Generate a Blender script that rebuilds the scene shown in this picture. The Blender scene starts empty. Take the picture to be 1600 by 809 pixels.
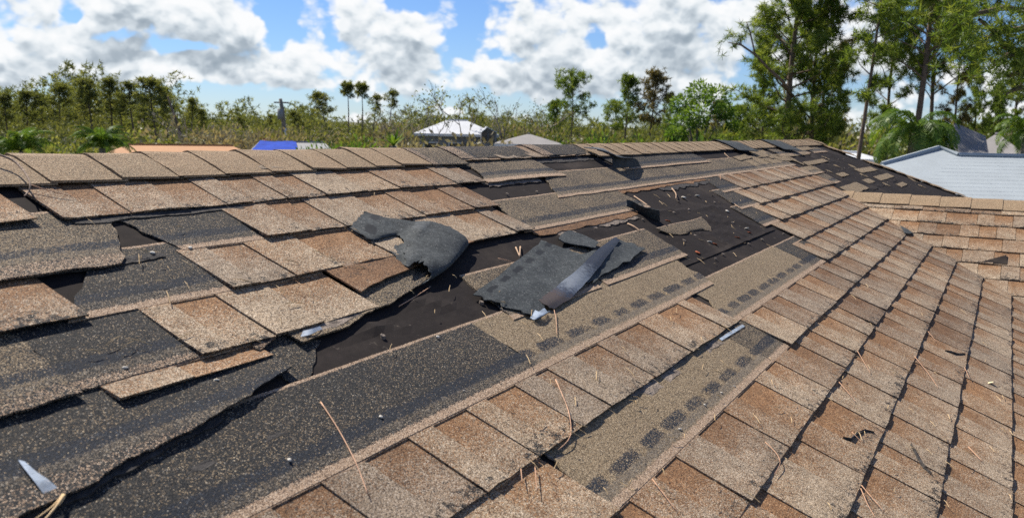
import bpy, bmesh, math, random
import numpy as np
from mathutils import Vector, Matrix, noise as mnoise

R = math.radians
sc = bpy.context.scene
col = sc.collection

# ------------------------------------------------------------------ camera
CZ = 4.30                                    # camera height above the ground
F, PITCH, YAW, ROLL = 1366.28, 0.152157, 0.510471, 0.0214816   # focal length in 1600 px frame
TAN = 0.4167                                 # roof pitch 5 in 12
TH = math.atan(TAN); CT, ST = math.cos(TH), math.sin(TH)
H0 = 0.757                                   # camera above the roof plane
fw = np.array([math.cos(YAW)*math.cos(PITCH), math.sin(YAW)*math.cos(PITCH), -math.sin(PITCH)])
r0 = np.array([math.sin(YAW), -math.cos(YAW), 0.0]); u0_ = np.cross(r0, fw)
rt = r0*math.cos(ROLL)+u0_*math.sin(ROLL); up = -r0*math.sin(ROLL)+u0_*math.cos(ROLL)
camd = bpy.data.cameras.new("camera"); cam = bpy.data.objects.new("camera", camd); col.objects.link(cam)
cam.matrix_world = Matrix(((rt[0], up[0], -fw[0], 0), (rt[1], up[1], -fw[1], 0), (rt[2], up[2], -fw[2], CZ), (0, 0, 0, 1)))
camd.sensor_width = 36; camd.sensor_fit = 'HORIZONTAL'; camd.lens = F/1600*36
camd.clip_start = 0.02; camd.clip_end = 6000
camd.dof.use_dof = True; camd.dof.focus_distance = 2.3; camd.dof.aperture_fstop = 9.0
sc.camera = cam

# ------------------------------------------------------------------ sun, sky, exposure
SUN_AZ, SUN_EL = 75.0, 51.0                  # azimuth counted from +X towards +Y
sd = Vector((math.cos(R(SUN_AZ))*math.cos(R(SUN_EL)), math.sin(R(SUN_AZ))*math.cos(R(SUN_EL)), math.sin(R(SUN_EL))))
sl = bpy.data.lights.new("sun", 'SUN'); so = bpy.data.objects.new("sun", sl); col.objects.link(so)
sl.energy = 5.0; sl.angle = R(0.53); sl.color = (1.0, 0.925, 0.82)
so.rotation_euler = sd.to_track_quat('Z', 'Y').to_euler(); so.location = sd*60
sc.view_settings.view_transform = 'Standard'; sc.view_settings.look = 'None'
sc.view_settings.gamma = 1.0; sc.view_settings.exposure = 0.68; sc.view_settings.use_curve_mapping = False
sc.cycles.use_denoising = False
sc.cycles.max_bounces = 6; sc.cycles.transparent_max_bounces = 8
sc.cycles.sample_clamp_indirect = 6.0


def ray(x, y):
    d = fw+rt*(x-800)/F-up*(y-404)/F
    return d


class NT:
    """small helper for node trees"""
    def __init__(s, nt): s.nt = nt; s.n = nt.nodes; s.l = nt.links
    def node(s, t, **kw):
        n = s.n.new(t)
        for k, v in kw.items(): setattr(n, k, v)
        return n
    def put(s, sock, v):
        if isinstance(v, bpy.types.NodeSocket): s.l.new(v, sock)
        elif v is not None: sock.default_value = v
    def math(s, op, a, b=None, c=None, clamp=False):
        n = s.node('ShaderNodeMath', operation=op, use_clamp=clamp)
        s.put(n.inputs[0], a)
        if b is not None: s.put(n.inputs[1], b)
        if c is not None: s.put(n.inputs[2], c)
        return n.outputs[0]
    def vmath(s, op, a, b=None, scale=None):
        n = s.node('ShaderNodeVectorMath', operation=op)
        s.put(n.inputs[0], a)
        if b is not None: s.put(n.inputs[1], b)
        if scale is not None: s.put(n.inputs['Scale'], scale)
        return n.outputs['Value'] if op in ('DOT_PRODUCT', 'LENGTH') else n.outputs[0]
    def noise(s, vec, scale, detail=3, rough=0.5, dist=0.0):
        n = s.node('ShaderNodeTexNoise'); s.put(n.inputs['Vector'], vec)
        n.inputs['Scale'].default_value = scale; n.inputs['Detail'].default_value = detail
        n.inputs['Roughness'].default_value = rough; n.inputs['Distortion'].default_value = dist
        return n
    def smooth(s, x, a, b, lo=0.0, hi=1.0):
        n = s.node('ShaderNodeMapRange', interpolation_type='SMOOTHSTEP')
        s.put(n.inputs[0], x); s.put(n.inputs[1], a); s.put(n.inputs[2], b); s.put(n.inputs[3], lo); s.put(n.inputs[4], hi)
        return n.outputs[0]
    def mix(s, f, a, b, blend='MIX'):
        n = s.node('ShaderNodeMix', data_type='RGBA', blend_type=blend)
        s.put(n.inputs[0], f); s.put(n.inputs[6], a); s.put(n.inputs[7], b)
        return n.outputs[2]
    def ramp(s, f, stops, interp='CONSTANT'):
        n = s.node('ShaderNodeValToRGB'); cr = n.color_ramp; cr.interpolation = interp
        while len(cr.elements) > 1: cr.elements.remove(cr.elements[-1])
        cr.elements[0].position = stops[0][0]; cr.elements[0].color = (*stops[0][1], 1)
        for p, c in stops[1:]:
            e = cr.elements.new(p); e.color = (*c, 1)
        s.put(n.inputs[0], f)
        return n.outputs[0]


world = bpy.data.worlds.new("World"); sc.world = world; world.use_nodes = True
W = NT(world.node_tree); W.n.clear()
sky = W.node('ShaderNodeTexSky', sky_type='NISHITA'); sky.sun_disc = False
sky.sun_elevation = R(SUN_EL); sky.sun_rotation = R(90-SUN_AZ); sky.altitude = 0
sky.air_density = 1.0; sky.dust_density = 0.0; sky.ozone_density = 4.0
# clouds: (x, y, rx, ry, weight) read off the photograph, turned into directions
PUFFS = [(215, 22, 190, 40, .42), (40, 48, 100, 34, .34), (130, 92, 170, 32, .42), (330, 110, 85, 34, .50), (465, 78, 52, 40, .58), (420, 128, 110, 20, .34), (50, 110, 110, 30, .35),
         (600, 38, 85, 52, .58), (655, 92, 80, 22, .34), (830, 42, 95, 50, .48), (905, 100, 130, 40, .40), (1075, 50, 120, 66, .52), (960, 16, 60, 36, .36), (335, 20, 90, 30, .35),
         (1010, 135, 200, 26, .34), (620, 138, 110, 24, .34), (770, 128, 80, 24, .26), (1260, 60, 110, 70, .40), (1400, 105, 80, 40, .30), (1545, 108, 60, 26, .5), (560, 105, 40, 14, .2)]
HOLES = [(447, 22, 30, 38, 1.0), (437, 62, 26, 14, .5), (520, 48, 12, 36, .45), (640, 2, 36, 14, .7), (712, 70, 26, 30, .8), (738, 28, 18, 24, .5), (112, 27, 14, 10, .8), (190, 58, 46, 7, .6), (290, 82, 46, 9, .9),
         (360, 160, 140, 15, .85), (505, 108, 18, 14, .4), (925, 62, 20, 14, .7), (790, 92, 24, 12, .5), (820, 166, 190, 12, .5), (1185, 118, 26, 22, .5), (1565, 58, 40, 30, .8), (1450, 55, 40, 55, .5), (1310, 125, 50, 26, .35), (100, 160, 160, 12, .4), (540, 140, 60, 10, .4)]
tc = W.node('ShaderNodeTexCoord'); DIR = W.vmath('NORMALIZE', tc.outputs['Generated'])
wob = W.noise(DIR, 11.0, 4, .6); WOB = W.vmath('SCALE', W.vmath('SUBTRACT', wob.outputs['Color'], (0.5, 0.5, 0.5)), scale=0.055)


def puff_sum(vec):
    """large scale layout of the clouds"""
    v = W.vmath('ADD', vec, WOB)
    tot = None
    for lst, sg in ((PUFFS, 1), (HOLES, -1)):
        for x, y, rx, ry, w in lst:
            d = ray(x, y); d = d/np.linalg.norm(d); e = np.array([d[1], -d[0], 0]); e /= np.linalg.norm(e)
            t = np.cross(e, d)
            a = W.vmath('DOT_PRODUCT', v, tuple(e*F/rx)); b = W.vmath('DOT_PRODUCT', v, tuple(t*F/ry))
            front = W.vmath('DOT_PRODUCT', v, tuple(d))
            q = W.math('ADD', W.math('MULTIPLY', a, a), W.math('MULTIPLY', b, b))
            q = W.math('MULTIPLY', W.math('EXPONENT', W.math('MULTIPLY', q, -0.8)), sg*w)
            q = W.math('MULTIPLY', q, W.math('GREATER_THAN', front, 0.2))
            tot = q if tot is None else W.math('ADD', tot, q)
    return tot


def cloud_field(vec, detail, tot, vamp=.72):
    """coverage of cloud in a direction"""
    sv = W.vmath('MULTIPLY', vec, (1, 1, 1.35))
    n1 = W.noise(sv, 12.0, detail, .54, .15)
    vo = W.node('ShaderNodeTexVoronoi', feature='SMOOTH_F1'); W.put(vo.inputs['Vector'], W.vmath('ADD', sv, W.vmath('SCALE', WOB, scale=.6)))
    vo.inputs['Scale'].default_value = 27; vo.inputs['Smoothness'].default_value = .35
    vo.inputs['Detail'].default_value = 2.5; vo.inputs['Roughness'].default_value = .55
    f = W.math('ADD', tot, W.math('MULTIPLY', W.math('SUBTRACT', n1.outputs[0], .5), 1.25))
    f = W.math('ADD', f, W.math('MULTIPLY', W.math('SUBTRACT', .40, vo.outputs['Distance']), vamp))
    return W.math('ADD', f, 0.34)


D2 = W.vmath('NORMALIZE', W.vmath('ADD', DIR, (0, 0, .030)))
t0 = puff_sum(DIR)
f0 = cloud_field(DIR, 8, t0)
f1 = cloud_field(W.vmath('NORMALIZE', W.vmath('ADD', DIR, (sd.x*.002, sd.y*.002, .010))), 5, t0)
f2 = cloud_field(D2, 1, puff_sum(D2), .15)
mask = W.smooth(f0, -.03, .36)
slope = W.math('SUBTRACT', f0, f1)            # positive on the sunlit upper side of a puff
lit = W.math('ADD', .80, W.math('MULTIPLY', slope, .95))
lit = W.math('SUBTRACT', lit, W.math('MULTIPLY', W.smooth(f2, .35, 1.15), .44))
lit = W.math('ADD', lit, W.math('MULTIPLY', W.smooth(f0, .75, .15), .14), clamp=True)
ccol = W.ramp(lit, [(0.0, (.30, .37, .44)), (.3, (.42, .49, .56)), (.55, (.66, .73, .79)), (.78, (.90, .94, .97)), (1.0, (1.0, 1.01, 1.02))], 'LINEAR')
bgS = W.node('ShaderNodeBackground'); W.put(bgS.inputs[0], W.mix(1.0, sky.outputs[0], (.62, .765, 1.06, 1), 'MULTIPLY')); bgS.inputs[1].default_value = 0.070
bgC = W.node('ShaderNodeBackground'); W.put(bgC.inputs[0], ccol); bgC.inputs[1].default_value = 0.61
mx = W.node('ShaderNodeMixShader'); W.put(mx.inputs[0], mask); W.l.new(bgS.outputs[0], mx.inputs[1]); W.l.new(bgC.outputs[0], mx.inputs[2])
wo = W.node('ShaderNodeOutputWorld'); W.l.new(mx.outputs[0], wo.inputs[0])
world.cycles.sampling_method = 'MANUAL'; world.cycles.sample_map_resolution = 512

# ------------------------------------------------------------------ helpers


def link(o, parent=None):
    col.objects.link(o)
    if parent is not None: o.parent = parent
    return o


def tag(o, label=None, cat=None, group=None, kind=None):
    if label: o['label'] = label
    if cat: o['category'] = cat
    if group: o['group'] = group
    if kind: o['kind'] = kind
    return o


def empty(name, loc=(0, 0, 0), rz=0.0, scale=1.0):
    o = bpy.data.objects.new(name, None); o.location = loc; o.rotation_euler = (0, 0, rz)
    o.scale = (scale,)*3; o.empty_display_size = .2
    return link(o)


class MB:
    """collects geometry with a per-vertex uv and a per-vertex colour"""
    def __init__(s): s.v = []; s.f = []; s.uv = []; s.pc = []
    def vert(s, p, uv=(0, 0), pc=(0, 0, 0)):
        s.v.append(tuple(p)); s.uv.append(uv); s.pc.append(pc); return len(s.v)-1
    def face(s, *ids): s.f.append(ids)
    def box(s, c, d, rot=None, uv=(0, 0), pc=(0, 0, 0)):
        c = Vector(c); b = []
        for sx in (-1, 1):
            for sy in (-1, 1):
                for sz in (-1, 1):
                    q = Vector((sx*d[0]/2, sy*d[1]/2, sz*d[2]/2))
                    if rot: q = rot @ q
                    b.append(s.vert(c+q, uv, pc))
        for q in ((0, 1, 3, 2), (4, 6, 7, 5), (0, 4, 5, 1), (2, 3, 7, 6), (0, 2, 6, 4), (1, 5, 7, 3)): s.face(*[b[i] for i in q])
    def tube(s, pts, rad, n=6, cap=True):
        pts = [Vector(p) for p in pts]; rings = []
        for i, p in enumerate(pts):
            t = (pts[min(i+1, len(pts)-1)]-pts[max(i-1, 0)]).normalized()
            a = t.orthogonal().normalized() if abs(t.z) > .95 else t.cross(Vector((0, 0, 1))).normalized()
            b = t.cross(a)
            r = rad[i] if isinstance(rad, (list, tuple)) else rad
            rings.append([s.vert(p+(a*math.cos(2*math.pi*j/n)+b*math.sin(2*math.pi*j/n))*r, (j/n, i)) for j in range(n)])
        for i in range(len(rings)-1):
            for j in range(n): s.face(rings[i][j], rings[i][(j+1) % n], rings[i+1][(j+1) % n], rings[i+1][j])
        if cap: s.face(*rings[0][::-1]); s.face(*rings[-1])
    def mesh(s, name, mat, smooth=False):
        me = bpy.data.meshes.new(name); me.from_pydata(s.v, [], s.f)
        li = np.empty(len(me.loops), dtype=np.int32); me.loops.foreach_get('vertex_index', li)
        uvl = me.uv_layers.new(name='st'); uvl.data.foreach_set('uv', np.array(s.uv, dtype=np.float32)[li].ravel())
        ca = me.color_attributes.new('par', 'FLOAT_COLOR', 'POINT')
        pc = np.ones((len(s.v), 4), dtype=np.float32); pc[:, :3] = np.array(s.pc, dtype=np.float32); ca.data.foreach_set('color', pc.ravel())
        if mat: me.materials.append(mat)
        if smooth: me.polygons.foreach_set('use_smooth', [True]*len(me.polygons))
        me.update(); return me
    def build(s, name, mat, parent=None, smooth=False):
        return link(bpy.data.objects.new(name, s.mesh(name, mat, smooth)), parent)


# roof planes: u along the courses, w up the slope, h off the surface
E = 0.1431                                   # exposure of one course
Z0 = CZ-H0


def WK(k): return (k*.189-.104)*H0           # slope distance of the butt of course k


def pm(u, w, h=0.0): return Vector((u, w*CT-h*ST, Z0+w*ST+h*CT))                    # main slope
X_V = 4.99                                   # where the valley crosses w = 0
def pw(u, w, h=0.0): return Vector((X_V+w*CT-h*ST, -u, Z0+w*ST+h*CT))               # wing slope
def uvalley(w): return X_V+w*CT              # main slope ends here


W_R = WK(12.79)                               # ridge
W_W = WK(7.36)                               # wing ridge
U_HIP0 = 8.45                                # ridge end where the hip starts
def uhip(w): return U_HIP0+(W_R-w)*CT
X_WR = X_V+W_W*CT


def rp(x, y, h=0.0):
    """photograph pixel -> (u, w) on the main slope lifted by h"""
    d = ray(x, y); s = (-H0+h/CT)/(d[2]-TAN*d[1]); q = d*s
    yy = q[1]+h*ST
    return q[0], yy/CT


def rk(x, y, h=0.0):
    u, w = rp(x, y, h); return u, (w/H0+.104)/.189


def inframe(p, m=0.06):
    q = np.array([p[0], p[1], p[2]-CZ]); dd = q@fw
    if dd < .05: return False
    x = 800+F*(q@rt)/dd; y = 404-F*(q@up)/dd
    return -1600*m < x < 1600*(1+m) and -809*m < y < 809*(1+m)


def nz(a, b, c=0.0): return mnoise.noise(Vector((a, b, c)))


# ------------------------------------------------------------------ materials
def new_mat(name):
    m = bpy.data.materials.new(name); m.use_nodes = True
    T = NT(m.node_tree); T.n.clear()
    out = T.node('ShaderNodeOutputMaterial'); bs = T.node('ShaderNodeBsdfPrincipled')
    T.l.new(bs.outputs[0], out.inputs[0])
    return m, T, bs, out


PAL = dict(
    brown=[(0, (.036, .020, .012)), (.14, (.125, .064, .030)), (.32, (.212, .112, .052)), (.62, (.298, .168, .080)), (.90, (.41, .28, .165))],
    buff=[(0, (.050, .040, .031)), (.15, (.160, .120, .082)), (.30, (.268, .209, .143)), (.58, (.368, .297, .212)), (.86, (.55, .48, .38))],
    dark=[(0, (.007, .008, .009)), (.34, (.016, .017, .018)), (.64, (.030, .030, .030)), (.84, (.060, .053, .043)), (.94, (.15, .12, .085)), (.985, (.32, .29, .24))],
    tanhead=[(0, (.035, .027, .018)), (.12, (.120, .086, .050)), (.36, (.220, .160, .095)), (.68, (.300, .228, .140)), (.90, (.42, .34, .23))],
    cap=[(0, (.060, .042, .026)), (.10, (.180, .118, .066)), (.34, (.280, .190, .108)), (.64, (.345, .243, .145)), (.90, (.44, .34, .23))],
)
TANBAND = [(0, (.10, .065, .042)), (.2, (.27, .185, .12)), (.5, (.40, .285, .19)), (.85, (.52, .41, .30))]


def granules(T, scale=720):
    tcn = T.node('ShaderNodeTexCoord'); P = tcn.outputs['Object']
    vo = T.node('ShaderNodeTexVoronoi'); T.put(vo.inputs['Vector'], P); vo.inputs['Scale'].default_value = scale
    sp = T.node('ShaderNodeSeparateColor'); T.put(sp.inputs[0], vo.outputs['Color'])
    return P, vo, sp


def gran_finish(T, bs, P, vo, colr, bump=.42):
    cl = T.noise(P, 150, 2, .6)
    hgt = T.math('ADD', T.math('MULTIPLY', vo.outputs['Distance'], -1.0), T.math('MULTIPLY', cl.outputs[0], 1.2))
    bp = T.node('ShaderNodeBump'); bp.inputs['Strength'].default_value = bump; bp.inputs['Distance'].default_value = .0022
    T.put(bp.inputs['Height'], hgt)
    T.put(bs.inputs['Base Color'], colr); bs.inputs['Roughness'].default_value = .88
    bs.inputs['Specular IOR Level'].default_value = .3
    T.l.new(bp.outputs[0], bs.inputs['Normal'])


def attrs(T):
    uv = T.node('ShaderNodeUVMap'); uv.uv_map = 'st'
    sx = T.node('ShaderNodeSeparateXYZ'); T.put(sx.inputs[0], uv.outputs[0])
    at = T.node('ShaderNodeAttribute'); at.attribute_name = 'par'
    sp = T.node('ShaderNodeSeparateColor'); T.put(sp.inputs[0], at.outputs['Color'])
    return sx.outputs[0], sx.outputs[1], sp.outputs[0], sp.outputs[1], sp.outputs[2]


def mat_shingle():
    m, T, bs, out = new_mat('laminated_shingle')
    P, vo, sp = granules(T)
    U, S, TOOTH, RND, WEAR = attrs(T)            # S = distance above the butt / exposure
    n1 = T.noise(P, 26, 4, .65).outputs[0]; n2 = T.noise(P, 7, 2, .5).outputs[0]
    low = T.smooth(T.math('ADD', S, T.math('MULTIPLY', T.math('SUBTRACT', n2, .5), .9)), .92, .15)
    f = T.math('ADD', T.math('MULTIPLY', TOOTH, T.math('ADD', .56, T.math('MULTIPLY', low, .32))), T.math('MULTIPLY', T.math('SUBTRACT', 1.0, TOOTH), T.math('MULTIPLY', low, .66)))
    f = T.math('ADD', f, T.math('MULTIPLY', T.math('SUBTRACT', RND, .5), .55))
    f = T.math('ADD', f, T.math('MULTIPLY', T.math('SUBTRACT', n1, .5), .9))
    f = T.math('ADD', f, T.math('MULTIPLY', T.math('SUBTRACT', n2, .5), 1.1), clamp=True)
    pick = T.math('LESS_THAN', sp.outputs[1], f)
    A = T.ramp(sp.outputs[0], PAL['brown']); B = T.ramp(sp.outputs[0], PAL['buff'])
    c = T.mix(pick, A, B)
    # worn, granule-poor blotches, mostly along the butt edge
    n3 = T.noise(P, 48, 5, .7).outputs[0]; n4 = T.noise(P, 5.5, 2, .5).outputs[0]
    wl = T.math('ADD', T.math('MULTIPLY', T.smooth(S, .38, .0), .16), T.math('ADD', T.math('MULTIPLY', WEAR, .14), T.math('MULTIPLY', n4, .20)))
    wm = T.smooth(T.math('ADD', n3, wl), .80, .94)
    c = T.mix(T.math('MULTIPLY', T.math('LESS_THAN', sp.outputs[2], T.math('MULTIPLY', wm, .85)), 1.0), c, T.ramp(sp.outputs[0], PAL['dark']))
    tb = T.smooth(T.math('ADD', S, T.math('MULTIPLY', T.math('SUBTRACT', n3, .5), .06)), .985, 1.01)
    c = T.mix(T.math('LESS_THAN', sp.outputs[1], tb), c, T.ramp(sp.outputs[0], TANBAND))
    c = T.mix(1.0, c, T.ramp(T.noise(P, 2.3, 3, .6).outputs[0], [(.3, (.78, .77, .77)), (.5, (.97, .96, .95)), (.7, (1.12, 1.10, 1.08))], 'LINEAR'), 'MULTIPLY')
    c = T.mix(1.0, c, T.ramp(T.math('FRACT', T.math('MULTIPLY', RND, 7.3)), [(0, (.82, .80, .80)), (.5, (1.0, .98, .96)), (1.0, (1.14, 1.10, 1.04))], 'LINEAR'), 'MULTIPLY')
    c = T.mix(1.0, c, T.ramp(n1, [(.3, (.80, .79, .78)), (.7, (1.14, 1.13, 1.12))], 'LINEAR'), 'MULTIPLY')
    gran_finish(T, bs, P, vo, c)
    # raw cut edges are asphalt black
    return m


def mat_head(name, which):
    """the unexposed upper half of a shingle: S = distance above the butt in metres"""
    m, T, bs, out = new_mat(name)
    P, vo, sp = granules(T)
    U, S, TOP, TANS, NODASH = attrs(T)            # TOP is 1 at the upper lip
    n1 = T.noise(P, 75, 5, .75).outputs[0]; n2 = T.noise(P, 6, 3, .6).outputs[0]
    D = T.ramp(sp.outputs[0], PAL['dark']); B = T.ramp(sp.outputs[0], PAL['tanhead'])
    base = {'dark': .10, 'tanhead': .93, 'mid': .46}[which]
    f = T.math('ADD', base, T.math('MULTIPLY', T.math('SUBTRACT', n2, .5), .8 if which == 'mid' else .35))
    c = T.mix(T.math('LESS_THAN', sp.outputs[1], f), D, B)
    # sealant: dabs on the tan strips, a smeared band on the dark ones
    sw = T.math('ADD', S, T.math('MULTIPLY', T.math('SUBTRACT', n1, .5), .020))
    n5 = T.noise(P, 21, 3, .6).outputs[0]
    U = T.math('ADD', U, T.math('MULTIPLY', T.math('SUBTRACT', T.noise(P, 6.5, 2, .5).outputs[0], .5), .10))
    per = T.math('FRACT', T.math('MULTIPLY', U, 8.15))
    pu = T.math('DIVIDE', T.math('SUBTRACT', per, .5), .42 if which == 'tanhead' else .85); pv = T.math('DIVIDE', T.math('SUBTRACT', S, E+.050), .0150)
    pu2 = T.math('MULTIPLY', pu, pu); pv2 = T.math('MULTIPLY', pv, pv)
    e2 = T.math('ADD', T.math('MULTIPLY', pu2, pu2), T.math('MULTIPLY', pv2, pv2))
    wn = T.node('ShaderNodeTexWhiteNoise', noise_dimensions='1D'); T.put(wn.inputs['W'], T.math('FLOOR', T.math('MULTIPLY', U, 8.15)))
    e2 = T.math('ADD', e2, T.math('MULTIPLY', T.math('SUBTRACT', wn.outputs['Value'], .35), .75))
    e2 = T.math('ADD', e2, T.math('ADD', T.math('MULTIPLY', T.math('SUBTRACT', n5, .5), 2.0), T.math('MULTIPLY', T.math('SUBTRACT', n1, .5), 2.6)))
    sm = T.math('MULTIPLY', T.smooth(e2, 1.35, .35), .74)
    sm = T.math('MULTIPLY', sm, T.math('SUBTRACT', 1.0, NODASH))
    c = T.mix(T.math('LESS_THAN', sp.outputs[2], sm), c, T.mix(T.math('GREATER_THAN', sp.outputs[0], .93), (.010, .014, .022, 1), (.06, .07, .085, 1)))
    grey = T.math('MULTIPLY', T.smooth(sw, E+.018, E+.024), T.smooth(sw, E+.042, E+.036))
    c = T.mix(T.math('LESS_THAN', sp.outputs[2], T.math('MULTIPLY', grey, .75 if which == 'tanhead' else .35)), c, T.mix(.45, D, T.ramp(sp.outputs[1], PAL['buff'])))
    tb = T.math('MAXIMUM', T.math('MULTIPLY', T.smooth(sw, E+.022, E+.015), TANS), T.smooth(T.math('ADD', TOP, T.math('MULTIPLY', T.math('SUBTRACT', n1, .5), .35)), .62, .78))
    tb = T.math('MULTIPLY', tb, T.smooth(n1, .22, .40, .55, 1.0))
    c = T.mix(T.math('LESS_THAN', sp.outputs[1], tb), c, T.ramp(sp.outputs[0], TANBAND))
    gran_finish(T, bs, P, vo, c, .5)
    return m


def mat_cap():
    m, T, bs, out = new_mat('ridge_cap_granules')
    P, vo, sp = granules(T)
    U, S, TOOTH, RND, WEAR = attrs(T)
    n2 = T.noise(P, 9, 3, .6).outputs[0]
    f = T.math('ADD', T.math('MULTIPLY', T.math('SUBTRACT', n2, .5), 1.1), T.math('ADD', .08, T.math('MULTIPLY', RND, .45)), clamp=True)
    c = T.mix(T.math('LESS_THAN', sp.outputs[1], f), T.ramp(sp.outputs[0], PAL['cap']), T.ramp(sp.outputs[0], PAL['tanhead']))
    c = T.mix(T.math('MULTIPLY', WEAR, .9), c, T.ramp(sp.outputs[0], PAL['dark']))
    gran_finish(T, bs, P, vo, c)
    return m


def mat_simple(name, colr, rough=.8, var=.25, nscale=6.0, bump=0.0, bscale=30, spec=.3, metal=0.0):
    m, T, bs, out = new_mat(name)
    P = T.node('ShaderNodeTexCoord').outputs['Object']
    n = T.noise(P, nscale, 5, .6).outputs[0]
    lo = tuple(c*(1-var) for c in colr); hi = tuple(min(1, c*(1+var)) for c in colr)
    T.put(bs.inputs['Base Color'], T.ramp(n, [(.3, lo), (.7, hi)], 'LINEAR'))
    bs.inputs['Roughness'].default_value = rough; bs.inputs['Specular IOR Level'].default_value = spec; bs.inputs['Metallic'].default_value = metal
    if bump:
        b = T.node('ShaderNodeBump'); b.inputs['Strength'].default_value = bump; b.inputs['Distance'].default_value = .01
        T.put(b.inputs['Height'], T.noise(P, bscale, 4, .6).outputs[0]); T.l.new(b.outputs[0], bs.inputs['Normal'])
    return m


def mat_felt():
    m, T, bs, out = new_mat('roofing_felt')
    P = T.node('ShaderNodeTexCoord').outputs['Object']
    n = T.noise(P, 60, 4, .7).outputs[0]; n2 = T.noise(P, 5, 3, .6).outputs[0]; n3 = T.noise(P, 700, 2, .6).outputs[0]
    f = T.math('ADD', T.math('MULTIPLY', n2, .5), T.math('MULTIPLY', n, .5))
    c = T.ramp(f, [(.3, (.0125, .0098, .0092)), (.55, (.019, .0152, .0142)), (.72, (.028, .022, .020))], 'LINEAR')
    c = T.mix(T.smooth(n3, .64, .74), c, (.085, .070, .055, 1))
    du_ = T.noise(P, 2.7, 5, .68).outputs[0]; c = T.mix(T.math('MULTIPLY', T.smooth(du_, .50, .74), .42), c, (.085, .068, .054, 1))
    st = T.noise(P, 34, 3, .7).outputs[0]; c = T.mix(T.math('MULTIPLY', T.smooth(st, .64, .72), .5), c, (.12, .10, .08, 1))
    T.put(bs.inputs['Base Color'], c); bs.inputs['Roughness'].default_value = .92; bs.inputs['Specular IOR Level'].default_value = .12
    b = T.node('ShaderNodeBump'); b.inputs['Strength'].default_value = .35; b.inputs['Distance'].default_value = .004
    T.put(b.inputs['Height'], T.math('ADD', T.noise(P, 14, 3, .5).outputs[0], T.math('MULTIPLY', n3, .12))); T.l.new(b.outputs[0], bs.inputs['Normal'])
    return m


def mat_back():
    """grey sanded underside of a shingle with black sealant dabs (uv in metres; par.r = dabs, par.b = gloss with painted sky glare)"""
    m, T, bs, out = new_mat('shingle_underside')
    P = T.node('ShaderNodeTexCoord').outputs['Object']
    U, S, DAB, RND, GL = attrs(T)
    n1 = T.noise(P, 90, 4, .65).outputs[0]; n2 = T.noise(P, 11, 3, .55).outputs[0]
    f = T.math('ADD', T.math('MULTIPLY', n1, .6), T.math('MULTIPLY', n2, .4))
    c = T.ramp(f, [(.32, (.018, .022, .024)), (.5, (.042, .049, .051)), (.68, (.080, .089, .089))], 'LINEAR')
    vo = T.node('ShaderNodeTexVoronoi'); T.put(vo.inputs['Vector'], P); vo.inputs['Scale'].default_value = 600
    spc = T.node('ShaderNodeSeparateColor'); T.put(spc.inputs[0], vo.outputs['Color'])
    c = T.mix(T.math('GREATER_THAN', spc.outputs[0], .972), c, (.17, .17, .165, 1))
    c = T.mix(T.math('LESS_THAN', spc.outputs[1], .10), c, (.010, .012, .014, 1))
    sw = T.math('ADD', S, T.math('MULTIPLY', T.math('SUBTRACT', n1, .5), .03))
    per = T.math('FRACT', T.math('ADD', .30, T.math('MULTIPLY', T.math('ADD', U, T.math('MULTIPLY', T.math('SUBTRACT', n1, .5), .03)), 16.5)))
    d = T.math('MULTIPLY', T.math('MULTIPLY', T.smooth(per, .12, .22), T.smooth(per, .80, .70)), T.math('MULTIPLY', T.smooth(sw, .022, .028), T.smooth(sw, .058, .050)))
    d = T.math('MULTIPLY', d, DAB)
    c = T.mix(d, c, (.010, .013, .017, 1))
    c = T.mix(T.math('MULTIPLY', GL, .9), c, T.ramp(T.math('ADD', RND, T.math('MULTIPLY', T.math('SUBTRACT', n1, .5), .25)), [(.40, (.016, .017, .019)), (.52, (.15, .17, .19)), (.66, (.22, .24, .26)), (.74, (.05, .06, .08)), (.82, (.075, .048, .026)), (1.0, (.06, .04, .022))], 'LINEAR'))  # pale middle stops: sky glare painted into the glossy crease colour
    T.put(bs.inputs['Base Color'], c)
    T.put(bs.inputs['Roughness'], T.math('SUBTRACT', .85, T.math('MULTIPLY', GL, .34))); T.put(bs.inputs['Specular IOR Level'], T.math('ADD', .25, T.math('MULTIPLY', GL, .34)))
    b = T.node('ShaderNodeBump'); b.inputs['Strength'].default_value = .45; b.inputs['Distance'].default_value = .002
    T.put(b.inputs['Height'], f); T.l.new(b.outputs[0], bs.inputs['Normal'])
    return m


M = {}
M['shingle'] = mat_shingle()
M['dark'] = mat_head('charcoal_headlap', 'dark'); M['tan'] = mat_head('tan_headlap', 'tanhead'); M['mid'] = mat_head('mixed_headlap', 'mid')
M['cap'] = mat_cap(); M['felt'] = mat_felt(); M['back'] = mat_back()
M['asphalt'] = mat_simple('torn_asphalt_edge', (.045, .041, .038), .9, .6, 60, .6, 120)
M['torn'] = mat_simple('torn_fibre', (.19, .155, .125), .95, .7, 55, .7, 130)
M['stucco'] = mat_simple('stucco', (.55, .48, .38), .9, .1, 20, .4, 80)
M['white'] = mat_simple('white_paint', (.72, .72, .70), .55, .08, 4)
M['needle'] = mat_simple('dry_needle', (.48, .285, .175), .6, .25, 30)
M['straw'] = mat_simple('dry_straw', (.55, .39, .20), .6, .3, 40)
M['twig'] = mat_simple('twig_bark', (.26, .19, .14), .8, .35, 40, .4, 120)
M['wood'] = mat_simple('bare_wood_chip', (.42, .29, .19), .8, .3, 40, .3, 90)
M['pebble'] = mat_simple('pale_pebble', (.60, .56, .48), .8, .15, 60, .3, 200)
M['rust'] = mat_simple('rust_flake', (.33, .085, .03), .8, .3, 50)
M['leafpale'] = mat_simple('pale_leaf', (.68, .60, .36), .6, .15, 50)
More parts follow.
